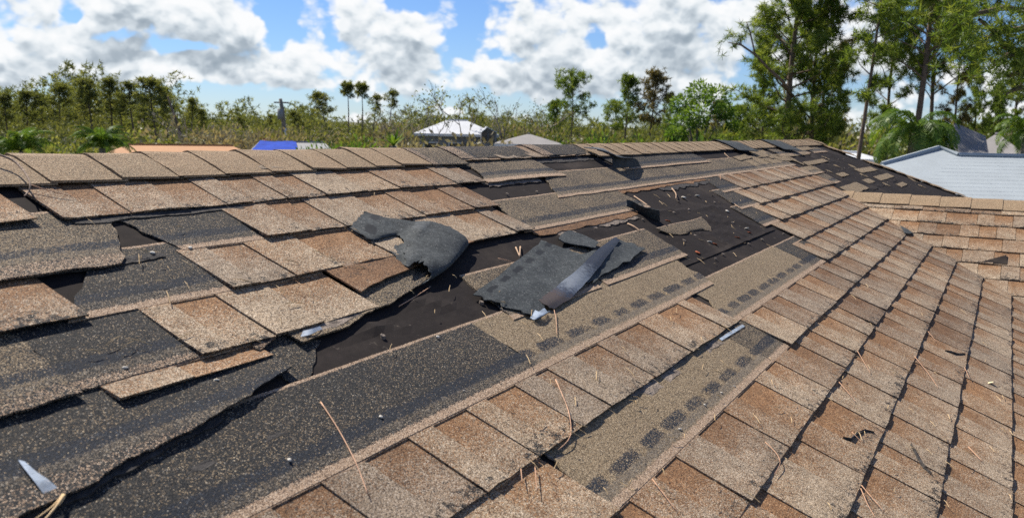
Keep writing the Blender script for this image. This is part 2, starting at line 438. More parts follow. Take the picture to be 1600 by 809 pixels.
pm_, T, bs, out = new_mat('clear_film')
bs.inputs['Base Color'].default_value = (.44, .51, .58, 1); bs.inputs['Roughness'].default_value = .28; bs.inputs['Specular IOR Level'].default_value = .7
tr = T.node('ShaderNodeBsdfTransparent'); ms = T.node('ShaderNodeMixShader')
pn = T.noise(T.node('ShaderNodeTexCoord').outputs['Object'], 45, 4, .6).outputs[0]
T.put(ms.inputs[0], T.smooth(pn, .35, .65, .35, .85)); T.l.new(tr.outputs[0], ms.inputs[1]); T.l.new(bs.outputs[0], ms.inputs[2]); T.l.new(ms.outputs[0], out.inputs[0])
M['film'] = pm_

# ------------------------------------------------------------------ the house and its roof
rnd = random.Random(7)
house = tag(empty('house', (0, 0, 0)), 'storm damaged brown shingle roof with torn strips and bare black felt in the foreground', 'house')

U_L = -1.6                                   # left end of the roof
K_MIN = -9


def sheet(mb, plane, ulo, uhi, w_lo, w_hi, hfun, thick, rows=5, du=.035, uvfun=None, pcfun=None, clip=None, lshape=None, rshape=None):
    """a thin sheet between two edge curves, with thickness. lshape/rshape(t) shift the ends, t = 0 at the bottom"""
    n = max(2, int((uhi-ulo)/du)); top = []; bot = []
    for j in range(rows+1):
        t = j/rows; rowt = []; rowb = []
        a = ulo+(lshape(t) if lshape else 0); b = uhi+(rshape(t) if rshape else 0)
        for i in range(n+1):
            u = a+(b-a)*i/n
            lo = w_lo(u); hi = w_hi(u); w = lo+(hi-lo)*t
            if clip: u = min(u, clip(w))
            h = hfun(u, w, t); uv = uvfun(u, w, t) if uvfun else (u, w); pc = pcfun(u, w, t) if pcfun else (0, 0, 0)
            rowt.append(mb.vert(plane(u, w, h), uv, pc)); rowb.append((u, w, h-thick, uv, pc))
        top.append(rowt); bot.append(rowb)
    for j in range(rows):
        for i in range(n): mb.face(top[j][i], top[j][i+1], top[j+1][i+1], top[j+1][i])
    loop = [(0, i) for i in range(n+1)]+[(j, n) for j in range(1, rows+1)]+[(rows, i) for i in range(n-1, -1, -1)]+[(j, 0) for j in range(rows-1, 0, -1)]
    ids = []
    for j, i in loop:
        q = bot[j][i]; ids.append((top[j][i], mb.vert(plane(*q[:3]), q[3], q[4])))
    for a in range(len(ids)):
        p, q = ids[a], ids[(a+1) % len(ids)]
        mb.face(q[0], p[0], p[1], q[1])


def bump_h(u, w):
    """gentle unevenness of the deck"""
    return .0022*nz(u*2.1, w*2.4, 3.1)+.0012*nz(u*6, w*7, 1.7)


def tab(mb, plane, k, u0, um, u1, lift, r, cliplo=None, cliphi=None, short=0.0, wear=0.0):
    """one visible shingle: a raised tooth (u0..um) and a lower panel (um..u1)"""
    wb = WK(k); T0 = .0066
    g = .0012
    S = [short, .035+short*.7, .078+short*.3, E-.0005, E+.0002, E+.006]
    C = [u0+g, (u0+um)/2, um, um+.0012, (um+u1)/2, u1-g]
    cl = [rnd.gauss(0, .0010) for _ in C]; skew = rnd.gauss(0, .0011)
    wav = [rnd.gauss(0, .0008) for _ in C]
    if lift > .006: cl = [c*1.8 for c in cl]
    tooth_lo = rnd.choice((1, 1, -1))
    top = []
    for j, s in enumerate(S):
        row = []
        for i, u in enumerate(C):
            q = 1-s/E
            h = T0+.0046*q+(lift+cl[i])*max(0, q)**1.6+bump_h(u, wb+s)
            panel = i >= 3 and j <= 3
            if panel: h -= .0022
            w = wb+s+(skew*(u-u0)/(u1-u0)+wav[i])*max(q, 0)
            if plane is pm: w = min(w, W_R-.004)
            uu = u
            if cliphi: uu = min(uu, cliphi(w))
            if cliplo: uu = max(uu, cliplo(w))
            pc = (0.0 if (i >= 3 and j <= 3) else 1.0, r, wear)
            row.append((mb.vert(plane(uu, w, h), (u, s/E), pc), (uu, w, h, u, s, pc)))
        top.append(row)
    nj, ni = len(S), len(C)
    for j in range(nj-1):
        for i in range(ni-1): mb.face(top[j][i][0], top[j][i+1][0], top[j+1][i+1][0], top[j+1][i][0])
    loop = [(0, i) for i in range(ni)]+[(j, ni-1) for j in range(1, nj)]
    loop2 = [(j, 0) for j in range(nj-1, 0, -1)]
    ids = []
    for j, i in loop2+loop:
        q = top[j][i][1]; low = q[2]-(.0052 if q[5][0] > .5 else .0030)
        ids.append((top[j][i][0], mb.vert(plane(q[0], q[1]+.0008, low), (q[3], -.0), (.0, .0, 1.0))))
    for a in range(len(ids)-1):
        p, q = ids[a], ids[a+1]
        mb.face(q[0], p[0], p[1], q[1])


# visible joints read off the photograph, per course
JOINTS = {5: [.62, .80, .985, 1.14, 1.30, 1.425, 1.655, 1.895, 2.17], 3: [.98, 1.19, 1.405, 1.70, 1.95, 2.145], 4: [.70, .90, 1.08], 2: [1.48, 1.775, 2.095, 2.36, 2.655, 2.94],
          1: [1.60, 1.855, 2.01, 2.235, 2.55, 2.80, 3.01], 0: [1.70, 1.93, 2.16, 2.405, 2.63, 2.93, 3.23, 3.48],
          8: [.852, .992, 1.284, 1.50], 9: [1.03, 1.18, 1.48, 1.72, 2.01], 10: [1.24, 1.48, 1.78, 2.01], 11: [.905, 1.04, 1.266, 1.44, 1.566, 1.853, 2.127], 12: [1.3, 1.7, 2.16, 2.42, 2.6, 2.83, 3.06, 3.3]}
# where the exposed half of each course survives: (u0, u1, lift)
BIG = 99.0
KEEP = {12: [(U_L, 3.42, .002), (3.5, 8.15, .002)], 11: [(U_L, .865, .004), (.905, 2.29, .0028)], 10: [(1.24, 2.15, .0042)], 9: [(U_L, .765, .008), (1.03, 2.11, .0048), (4.29, 6.1, .003)],
        8: [(.845, 1.255, .0055), (4.11, 6.12, .0035)], 7: [(U_L, .50, .004), (3.95, 6.05, .0035)], 6: [(U_L, .30, .003), (3.77, BIG, .003)],
        5: [(U_L, 2.29, .003), (3.585, BIG, .003)], 4: [(U_L, 1.15, .003), (2.315, BIG, .003)]}
pieces = []                                  # (distance, in view, args)
for k in range(K_MIN, 13):
    for (a, b, lift) in KEEP.get(k, [(U_L, BIG, .002)]):
        if k <= 7: b = min(b, uvalley(WK(k)+E))
        js = [j for j in JOINTS.get(k, []) if a+.05 < j < b-.05]
        edges = [a]; 
        for j in js+[b]:
            while j-edges[-1] > .36: edges.append(edges[-1]+rnd.uniform(.17, .29))
            if j-edges[-1] < .07 and len(edges) > 1: edges[-1] = j
            else: edges.append(j)
        for u0, u1 in zip(edges[:-1], edges[1:]):
            um = u0+(u1-u0)*rnd.uniform(.38, .62)
            p = pm((u0+u1)/2, WK(k)+.07)
            pieces.append(((p-Vector((0, 0, CZ))).length, inframe(p), ('m', k, u0, um, u1, max(0, lift*(.80+.55*nz(u0*1.7, k*3.1)+rnd.uniform(-.14, .14))), rnd.random())))
# wing slope: u runs towards the eave of the wing, starts at the valley
for k in range(K_MIN, 8):
    a = -(WK(k)+E)*CT-.02; b = 4.5
    edges = [a]
    while edges[-1] < b: edges.append(edges[-1]+rnd.uniform(.17, .33))
    if k == 7: pass
    for u0, u1 in zip(edges[:-1], edges[1:]):
        p = pw((u0+u1)/2, WK(k)+.07)
        if WK(k)+E > W_W+.02: continue
        pieces.append(((p-Vector((0, 0, CZ))).length, inframe(p), ('w', k, u0, u0+(u1-u0)*rnd.uniform(.4, .6), u1, .0015*rnd.random(), rnd.random())))


def do_piece(mb, a):
    pl_, k, u0, um, u1, lift, r = a
    if pl_ == 'm':
        cl = (lambda w: uvalley(w)+.012) if k <= 7 else None
        tab(mb, pm, k, u0, um, u1, lift, r, cliphi=cl, wear=1.0 if (lift > .005) else rnd.random()*.7)
    else:
        tab(mb, pw, k, u0, um, u1, lift, r, cliplo=lambda w: -w*CT-.002, wear=rnd.random()*.8)


vis = sorted([p for p in pieces if p[1]], key=lambda p: p[0]); rest = [p for p in pieces if not p[1]]
HOLE_W = None
for d, v, a in vis[:296]:
    mb = MB(); do_piece(mb, a); mb.build('shingle', M['shingle'], house)
mb = MB()
for d, v, a in vis[296:]+rest: do_piece(mb, a)
tag(mb.build('shingle_field', M['shingle'], house), kind='stuff')
print('tabs in view', len(vis), 'all', len(pieces))

# deck (board sheets under everything) and eaves
mb = MB()
w_e = WK(K_MIN)-.02
def quad(pts): mb.face(*[mb.vert(p) for p in pts])
quad([pm(U_L, w_e, -.004), pm(uvalley(w_e), w_e, -.004), pm(uvalley(W_W), W_W, -.004), pm(U_L, W_W, -.004)])
quad([pm(U_L, W_W, -.004), pm(uhip(W_W), W_W, -.004), pm(uhip(W_R), W_R, -.004), pm(U_L, W_R, -.004)])
quad([pm(X_WR, W_W, -.004), pm(uhip(w_e), w_e, -.004), pm(uhip(W_W), W_W, -.004)])
yr = W_R*CT; zr = Z0+W_R*ST
def back(u, w, h=0.0): return Vector((u, 2*yr-w*CT+h*ST, Z0+w*ST+h*CT))
quad([back(U_L, w_e), back(U_L, W_R), back(uhip(W_R), W_R), back(uhip(w_e), w_e)])
quad([pm(uhip(w_e), w_e, -.004), back(uhip(w_e), w_e, -.004), back(uhip(W_R), W_R, -.004)])
quad([pw(-w_e*CT, w_e, -.004), pw(4.8, w_e, -.004), pw(4.8, W_W, -.004), pw(-W_W*CT, W_W, -.004)])
def wback(u, w, h=0.0): q = pw(u, w, h); return Vector((2*X_WR-q.x, q.y, q.z))
quad([wback(-W_W*CT, W_W, -.004), wback(4.8, W_W, -.004), wback(4.8, w_e, -.004), wback(-w_e*CT-2.5, w_e, -.004)])
mb.build('roof_deck', M['felt'], house)
# back slopes and hip end, far side of the roof
mb = MB()
for k in range(K_MIN, 13):
    w = WK(k); u = U_L; wt = min(w+E, W_R-.002)
    while u < uhip(w):
        u2 = min(u+.31, uhip(w+.05))
        if u2-u < .05: break
        ids = [mb.vert(back(u, w, .011), (u, 0), (0, .5, 0)), mb.vert(back(u2, w, .011), (u2, 0), (1, .5, 0)), mb.vert(back(u2, wt, .002), (u2, .88), (1, .5, 0)), mb.vert(back(u, wt, .002), (u, .88), (0, .5, 0))]
        mb.face(*ids[::-1]); u = u2
    for (fa, fb) in ((wback, None),):
        if k < 7: 
            a0 = -(w)*CT-.3; ids = [mb.vert(wback(a0, w, .011), (0, 0), (0, .5, 0)), mb.vert(wback(4.8, w, .011), (1, 0), (1, .5, 0)), mb.vert(wback(4.8, w+E, .004), (1, .88), (1, .5, 0)), mb.vert(wback(a0, w+E, .004), (0, .88), (0, .5, 0))]
            mb.face(*ids)
tag(mb.build('far_side_shingles', M['shingle'], house), kind='stuff')
mb = MB(); ze = Z0+w_e*ST; ye = w_e*CT
yb = 2*yr-ye
mb.box(((U_L+.4+uhip(w_e)-.4)/2, (ye+yb)/2, (ze-.15)/2), (uhip(w_e)-U_L-.8, yb-ye-.8, ze-.15))
mb.build('wall', M['stucco'], house)
mb = MB(); mb.box((X_WR, (ye-4.4)/2-.2, (ze-.15)/2), (2*(X_WR-uvalley(w_e))-.8, abs(ye+4.4)+1.2, ze-.15)); mb.build('wall', M['stucco'], house)
mb = MB(); mb.box((U_L+3.0, ye-.02, ze-.09), (2*(uvalley(w_e)-U_L)*.5, .03, .18)); mb.build('fascia', M['white'], house)

# felt: three lapped sheets on the main slope, wrinkled where they lie bare
def wrinkle(u, w):
    k = (w/H0+.104)/.189; m_ = 0.0
    for (a, b, c, d) in ((1.05, 1.75, 7.4, 8.3), (2.75, 3.7, 6.5, 9.2), (1.9, 2.6, 8.4, 9.0), (6.4, 9.5, 4.5, 11.2), (2.8, 3.4, 11.2, 11.7)):
        m_ = max(m_, min(1, max(0, min(u-a, b-u)/.12))*min(1, max(0, min(k-c, d-k)/.35)))
    if m_ <= 0: return 0.0
    f = abs(nz(u*3.2+w*1.2, w*9+u*.8, 6.6)); g = abs(nz(u*7+3, w*2.5, 2.2))
    return m_*(.0045*max(0, 1-f*5)+.003*max(0, 1-g*6)+.002*nz(u*9, w*9, 1.2)+.0012)
def felt(k0, k1, lift, u_lo=U_L, uhi=None):
    mb = MB()
    def hf(u, w, t): return .0004+.0010*max(0, nz(u*3, w*5, 9))+(lift*max(0, nz(u*1.3, 2.2, k0)+.55) if t == 0 and 2.55 < u < 3.7 else 0)+(.0008 if t < .12 else 0)+wrinkle(u, w)
    lo = lambda u: WK(k0)+.006*nz(u*2, k0*3.3); hi = lambda u: WK(k1)
    if k1 > 8:
        sheet(mb, pm, u_lo, uhip(WK(k1))-.02, lo, hi, hf, .001, rows=44, du=.03, clip=lambda w: (uhip(w)-.01))
        # carry on to the hip below the ridge end
        mb2 = MB(); 
    else: sheet(mb, pm, u_lo, 6.6, lo, hi, hf, .001, rows=24, du=.05, clip=lambda w: uvalley(w)-.02)
    mb.build('felt_sheet', M['felt'], house)
felt(-9, -.2, .002); felt(-.7, 7.05, .002); felt(6.78, 12.66, .007)
mb = MB()                                    # felt behind the wing, down to the hip
sheet(mb, pm, X_WR-.5, 12.0, lambda u: WK(2.6), lambda u: WK(8.2), lambda u, w, t: .0035+.0015*nz(u*3, w*4), .001, rows=10, du=.08, clip=lambda w: uhip(w)-.01, lshape=lambda t: (1-t)*(.75))
mb.build('felt_sheet', M['felt'], house)


# bare upper halves of shingles, where the course above has gone
def strip(c, u0, u1, mat, lrag=.012, rrag=.012, lslant=0.0, rslant=0.0, brag=0.0, bdrop=0.0, nodash=0.0, lift=0.0, topcut=0.0, brag_scale=14, name='bare_strip', tan=1.0, toprag=.0012):
    mb = MB(); sd_ = rnd.random()*50
    wb = WK(c); n = tan
    # the butt sits a little into the exposed half when it tore there
    lo = lambda u: wb+E+.0025-bdrop+brag*nz(u*brag_scale, sd_)+.4*brag*nz(u*brag_scale*3.1, sd_+5)
    hi = lambda u: min(wb+E*2.285-topcut+toprag*nz(u*18, sd_), W_R-.006)
    def hf(u, w, t): return .0070-.0030*t+bump_h(u, w)*.8+lift*(1-t)**2*max(.2, .7+.6*nz(u*5, sd_))+.0012*max(0, nz(u*7, w*9, sd_))
    ls = lambda t: lslant*t+lrag*nz(t*5, sd_+1)+lrag*.5*nz(t*14, sd_+3); rs = lambda t: rslant*t+rrag*nz(t*5, sd_+2)+rrag*.5*nz(t*14, sd_+4)
    sheet(mb, pm, u0, u1, lo, hi, hf, .0032, rows=9, du=.02 if u1-u0 < 1.2 else .035, uvfun=lambda u, w, t: (u, w-wb),
          pcfun=lambda u, w, t: (max(0., (t-.955+topcut*4)/.045) if topcut < .02 else 0.0, n, nodash), lshape=ls, rshape=rs)
    return mb.build(name, M[mat], house)


strip(3, 1.125, 2.13, 'tan', lslant=.06); strip(3, 2.13, 2.335, 'mid', rslant=-.01, nodash=0)
strip(4, 2.24, 3.40, 'tan', lslant=.13, lrag=.03); strip(4, 3.40, 3.80, 'dark')
strip(5, .30, 1.42, 'dark'); strip(5, 1.42, 2.52, 'tan', rslant=.02, rrag=.03)
strip(6, 1.535, 1.98, 'mid', lslant=.05, rslant=.02); strip(6, 2.02, 2.66, 'mid', rrag=.02, rslant=.04, lslant=.05)
strip(6, 3.66, 4.05, 'dark', lslant=.07)
strip(7, .40, .655, 'mid', brag=.008, bdrop=.01, lift=.006, tan=.3); strip(7, .655, .90, 'dark', brag=.004, bdrop=.0, lift=.001, tan=.5)
strip(7, 3.79, 4.2, 'dark', lslant=.09)
strip(8, .735, 1.05, 'dark', lrag=.02, lslant=.16); strip(8, 2.06, 3.02, 'mid', lslant=.11, rrag=.02)
strip(8, 3.98, 4.4, 'dark', lslant=.12)
strip(9, .50, .905, 'mid', rslant=.13, rrag=.02, brag=.006, bdrop=.022, lift=.010, tan=.4); strip(9, 1.045, 1.28, 'dark', lslant=-.05)
strip(9, 2.52, 4.0, 'mid', lslant=.2, lrag=.03, brag=.004); strip(9, 4.0, 5.62, 'mid', rslant=.1)
strip(9, 5.25, 6.15, 'tan', rrag=.03)
strip(10, 2.29, 2.83, 'mid', lslant=.12, lrag=.03, brag=.004, bdrop=.008, lift=.006); strip(10, 3.42, 4.62, 'dark', rrag=.04, lift=.003)
strip(11, 4.55, 6.9, 'dark', topcut=.06, rrag=.05); strip(10, 5.75, 6.15, 'tan', topcut=.02); strip(10, 6.3, 7.35, 'mid', rrag=.05, lift=.004)
strip(11, 6.95, 7.9, 'tan', topcut=.05, rrag=.04); strip(10, 7.5, 8.1, 'mid', topcut=.08, rrag=.05); strip(8, 6.05, 6.5, 'tan', topcut=.07, rrag=.05); strip(7, 6.0, 6.35, 'mid', topcut=.05, rslant=.1)
# lower course remnants under torn butts: ragged grey fringe
def fringe(k, u0, u1, s0, s1, mat, brag=.012, h=.004, name='torn_fringe', scale=16):
    mb = MB(); sd_ = rnd.random()*60; wb = WK(k)
    lo = lambda u: wb+s0+brag*nz(u*scale, sd_)+.5*brag*nz(u*scale*2.7, sd_+4); hi = lambda u: wb+s1
    sheet(mb, pm, u0, u1, lo, hi, lambda u, w, t: h-.001+bump_h(u, w)*.5+.003*(1-t)*max(0, nz(u*11, sd_)), .0028, rows=4, du=.012, uvfun=lambda u, w, t: (u, (w-wb)/E if mat == 'shingle' else w-wb+.05),
          pcfun=lambda u, w, t: (0, .3, 1), lshape=lambda t: .02*nz(t*6, sd_), rshape=lambda t: .02*nz(t*6, sd_+8))
    return mb.build(name, M[mat], house)




def ragged(lo, hi, mat, h=.006, brag=.006, name='torn_fringe', hlift=.0, kbase=None, tan=0.0, hdrop=.0015):
    """torn piece between two polylines of (u, course number)"""
    mb = MB(); sd_ = rnd.random()*60
    ul = [p[0] for p in lo]; kl = [p[1] for p in lo]; uh = [p[0] for p in hi]; kh = [p[1] for p in hi]
    fl = lambda u: WK(float(np.interp(u, ul, kl)))+brag*nz(u*22, sd_)+.5*brag*nz(u*60, sd_+4); fh = lambda u: WK(float(np.interp(u, uh, kh)))
    kb = math.floor(kl[0]+.35) if kbase is None else kbase
    sheet(mb, pm, ul[0], ul[-1], fl, fh, lambda u, w, t: h-hdrop*t+hlift*(1-t)**2+bump_h(u, w)*.5+.0015*nz(u*25, w*25, sd_), .0034, rows=6, du=.012, uvfun=lambda u, w, t: (u, (w-WK(kb))/E if mat == 'shingle' else w-WK(kb)+(.02 if kbase is None else 0)),
          pcfun=lambda u, w, t: (.0 if mat == 'shingle' and nz(u*6, 3.3, sd_) > 0 else (1. if mat == 'shingle' else 0), tan, 0 if kbase else 1), lshape=lambda t: .006*nz(t*6, sd_), rshape=lambda t: .008*nz(t*6, sd_+8))
    return mb.build(name, M[mat], house)


ragged([(.26, 6.80), (.504, 6.87), (.55, 6.90), (.705, 7.08), (.82, 7.24), (.95, 7.46)], [(.26, 8.27), (.95, 8.27)], 'dark', .0068, .007, hlift=.008, hdrop=.0042, kbase=6, tan=.22, name='bare_strip')
ragged([(.26, 6.74), (.504, 6.81), (.72, 7.03), (.78, 7.14)], [(.26, 7.0), (.78, 7.2)], 'asphalt', .0075, .008)
mbx = MB(); tab(mbx, pm, 7, .683, .80, .95, .05, .62, short=.103, wear=.4); mbx.build('shingle', M['shingle'], house)
ragged([(.94, 7.86), (1.0, 8.0), (1.12, 8.05)], [(.94, 8.3), (1.12, 8.3)], 'shingle', .0095, .006)
ragged([(.93, 7.3), (.97, 7.30), (1.02, 7.55), (1.06, 7.75)], [(.93, 8.2), (1.06, 8.2)], 'dark', .0035, .012)
ragged([(1.02, 7.78), (1.14, 7.82), (1.206, 7.95), (1.30, 8.03), (1.414, 8.22), (1.56, 8.50), (1.70, 8.84)], [(1.02, 8.3), (1.2, 8.35), (1.4, 8.75), (1.70, 9.05)], 'mid', .0085, .004, hlift=.004)
ragged([(1.05, 7.80), (1.12, 7.86), (1.2, 7.98)], [(1.05, 7.98), (1.2, 8.1)], 'torn', .0115, .005)
ragged([(1.258, 8.36), (1.36, 8.52), (1.46, 8.60), (1.655, 8.84), (1.78, 8.95)], [(1.258, 9.05), (1.78, 9.1)], 'shingle', .0135, .003, name='shingle', hlift=.003)
fringe(7, 1.72, 2.10, .118, E+.01, 'mid', brag=.024, h=.005)
fringe(8, 1.78, 2.12, -.03, .004, 'mid', brag=.020, h=.006)
fringe(8, 2.10, 3.0, E-.028, E+.006, 'shingle', brag=.008, h=.006); fringe(8, 2.2, 2.95, E-.045, E-.01, 'torn', brag=.014, h=.004)
fringe(4, 1.17, 2.30, E-.026, E+.004, 'torn', brag=.012, h=.0055); fringe(4, 1.25, 2.1, E-.040, E-.006, 'asphalt', brag=.012, h=.004)
fringe(9, 2.9, 4.3, E-.020, E+.006, 'shingle', brag=.012, h=.005); fringe(9, 3.4, 4.25, E-.05, E-.01, 'asphalt', brag=.02, h=.004)
fringe(10, .60, 1.0, -.012, .006, 'asphalt', brag=.008, h=.008); fringe(11, .92, 1.3, -.016, .004, 'asphalt', brag=.006, h=.008)
fringe(11, 2.3, 3.4, E-.03, E+.004, 'asphalt', brag=.01, h=.004)
fringe(10, 2.28, 2.62, E-.02, E+.004, 'torn', brag=.01, h=.005)
fringe(6, .30, .92, -.012+E-.03, E-.01, 'asphalt', brag=.01, h=.005)

# felt scraps and curled tan slips on the bare patch behind the wing
for (x0, y0, x1, y1, wd) in [(1340, 267, 1366, 263, .07), (1370, 279, 1392, 273, .07), (1322, 298, 1348, 289, .10), (1268, 259, 1282, 267, .08), (1200, 245, 1262, 239, .05), (1258, 256, 1290, 250, .05), (1330, 258, 1335, 262, .05), (1420, 277, 1432, 284, .04), (1345, 272, 1356, 276, .04),
                              (1224, 243, 1256, 257, .06), (1212, 247, 1236, 246, .09), (1292, 266, 1300, 269, .04), (1304, 258, 1312, 261, .04), (1352, 284, 1362, 281, .06), (1382, 286, 1388, 290, .04), (1404, 290, 1414, 286, .05), (1310, 274, 1322, 271, .05), (1284, 244, 1296, 249, .05), (1436, 289, 1446, 293, .05), (1240, 232, 1262, 229, .10), (1180, 243, 1200, 241, .06), (1196, 250, 1206, 255, .05), (1150, 248, 1170, 244, .05)]:
    a = rp(x0, y0, .006); b = rp(x1, y1, .006); mb = MB()
    dx, dw = b[0]-a[0], b[1]-a[1]; L = math.hypot(dx, dw); nx, nw = -dw/L*wd/2, dx/L*wd/2
    n = 8; g = []
    for i in range(n+1):
        t = i/n; jj = .15*nz(t*7, x0*.1)
        for s_ in (-1, 1):
            for z_ in (0, 1): g.append(mb.vert(pm(a[0]+dx*t+nx*s_*(1+jj), a[1]+dw*t+nw*s_*(1+jj), .0055+.003*z_+.006*max(0, nz(t*4, y0))), (t*L, .30), (0, .4, 1)))
    for i in range(n):
        q = [g[i*4+j] for j in range(8)]
        mb.face(q[1], q[3], q[7], q[5]); mb.face(q[0], q[1], q[5], q[4]); mb.face(q[2], q[6], q[7], q[3]); mb.face(q[0], q[4], q[6], q[2])
    mb.face(g[0], g[2], g[3], g[1]); mb.face(g[-4], g[-3], g[-1], g[-2])
    mb.build('torn_slip', M['tan'], house)


mb = MB(); gn_ = random.Random(4)
for (ua, ub, ka, kb_) in ((2.75, 3.75, 6.6, 9.2), (6.3, 9.0, 5.0, 11.0), (1.1, 1.55, 7.5, 8.1), (2.2, 2.6, 10.4, 10.8)):
    k = ka
    while k < kb_:
        u = ua+gn_.uniform(0, .1)
        while u < ub:
            c = pm(u+gn_.gauss(0, .02), WK(k+gn_.gauss(0, .05)), .0075); r_ = gn_.uniform(.004, .0065); ids = [mb.vert(c+Vector((math.cos(a)*r_, math.sin(a)*r_*CT, math.sin(a)*r_*ST))) for a in (0, 1.05, 2.1, 3.14, 4.2, 5.2)]; mb.face(*ids)
            low_ = [mb.vert(Vector(mb.v[i])-Vector((0, 0, .006))) for i in ids]
            for i in range(6): mb.face(ids[(i+1) % 6], ids[i], low_[i], low_[(i+1) % 6])
            u += gn_.uniform(.14, .34)
        k += 1.0
tag(mb.build('nail_heads', M['torn'], house), kind='stuff')


# ridge caps ---------------------------------------------------------
def ridge_cap(pos, axis, side, length, half, lift, r, mat, wear=0.0, name='ridge_cap', parent=house, tilt=.006, roll=0.0, pitch=TH, pitch2=None):
    """one cap bent over a ridge. pos = ridge point at its exposed end, axis = direction it runs, side = horizontal direction of its first flank"""
    mb = MB(); pitch2 = pitch if pitch2 is None else pitch2
    A = Vector(axis).normalized(); Sd = Vector(side).normalized()
    prof = []
    for q in (-1, -.72, -.40, -.16, -.05, .05, .16, .40, .72, 1):
        d = half*q; sl = math.tan(pitch if q < 0 else pitch2)
        rr = .022
        z = -(math.sqrt(d*d+rr*rr)-rr)*sl
        prof.append((d*math.cos(pitch), z*math.cos(pitch)))
    L = [0, .33, .66, 1.0]; top = []; bot = []
    jit = [rnd.gauss(0, .0012) for _ in prof]
    for t in L:
        rowt = []; rowb = []
        for i, (d, z) in enumerate(prof):
            h = lift+tilt*(1-t)+jit[i]*(1-t)
            p = Vector(pos)+A*(length*t)+Sd*(-d)+Vector((0, 0, z+h))
            if roll: p += Sd*(roll*t)
            rowt.append(mb.vert(p, (i*.03, t), (0, r, wear))); rowb.append(mb.vert(p-Vector((0, 0, .0045)), (i*.03, t), (0, r, wear)))
        top.append(rowt); bot.append(rowb)
    n = len(prof)
    for j in range(3):
        for i in range(n-1): mb.face(top[j][i], top[j][i+1], top[j+1][i+1], top[j+1][i])
        mb.face(top[j+1][0], bot[j+1][0], bot[j][0], top[j][0]); mb.face(top[j][n-1], bot[j][n-1], bot[j+1][n-1], top[j+1][n-1])
    for i in range(n-1): mb.face(top[0][i+1], top[0][i], bot[0][i], bot[0][i+1]); mb.face(top[3][i], top[3][i+1], bot[3][i+1], bot[3][i])
    return mb.build(name, M[mat], parent)


zrid = zr+.004
left = [-.6, -.47, -.34, -.21, -.08, .05, .18, .31, .44, .57, .70, .83, .965, 1.112, 1.245, 1.37, 1.51, 1.65, 1.778, 1.90, 2.017, 2.17]
for a, b in zip(left[:-1], left[1:]):
    ridge_cap((a, yr, zrid), (1, 0, 0), (0, -1, 0), b-a+.012, .135, .0025, rnd.random(), 'cap', tilt=.0035)
ridge_cap((2.165, yr, zrid), (1, 0, 0), (0, -1, 0), .20, .140, .001, .5, 'mid', tilt=.003, wear=0, name='ridge_cap')
ridge_cap((2.37, yr, zrid), (1, 0, 0), (0, -1, 0), .50, .105, .001, .5, 'dark', tilt=.003)
ridge_cap((2.93, yr, zrid), (1, 0, 0), (0, -1, 0), .52, .110, .001, .5, 'dark', tilt=.004)
u = 3.37; caps_r = []
while u < U_HIP0-.05:
    w_ = .128
    if not (5.48 < u < 5.72 or 6.62 < u < 6.95): caps_r.append(u)
    u += w_
for u in caps_r:
    ridge_cap((u, yr, zrid), (1, 0, 0), (0, -1, 0), .14, .138, .0025, .5+rnd.random()*.5, 'cap', tilt=.0028)
ridge_cap((5.46, yr, zrid), (1, .0, 0), (0, -1, 0), .30, .17, .002, .5, 'back', tilt=.012, roll=.05, name='ridge_cap')
ridge_cap((6.60, yr, zrid), (1, .0, 0), (0, -1, 0), .34, .20, .002, .5, 'back', tilt=.012, roll=.06, name='ridge_cap')
# hip caps
hp = Vector((uhip(W_R), yr, zrid)); he = Vector((uhip(w_e), ye, ze+.004)); hd = (he-hp); hl = hd.length; hd.normalize()
t = .0
while t < 3.6:
    p0 = hp+hd*(t+.14)
    if rnd.random() < .92: ridge_cap(p0, -hd, Vector((-1, -1, 0)), .15, .125*rnd.uniform(.75, 1), .003+rnd.random()*.008, rnd.random(), 'cap', tilt=.008, pitch=R(16), name='hip_cap')
    t += .135*rnd.uniform(.95, 1.3)
# wing ridge caps
y = W_W*CT+.42; zw = Z0+W_W*ST+.004; i = 0
while y > -3.2:
    ridge_cap((X_WR, y-.165, zw), (0, 1, 0), (-1, 0, 0), .178, .152, .0035 if y < W_W*CT else .003, rnd.random(), 'cap' if i != 13 else 'mid', tilt=.004)
    y -= .165; i += 1

# ------------------------------------------------------------------ loose and curled pieces on the roof


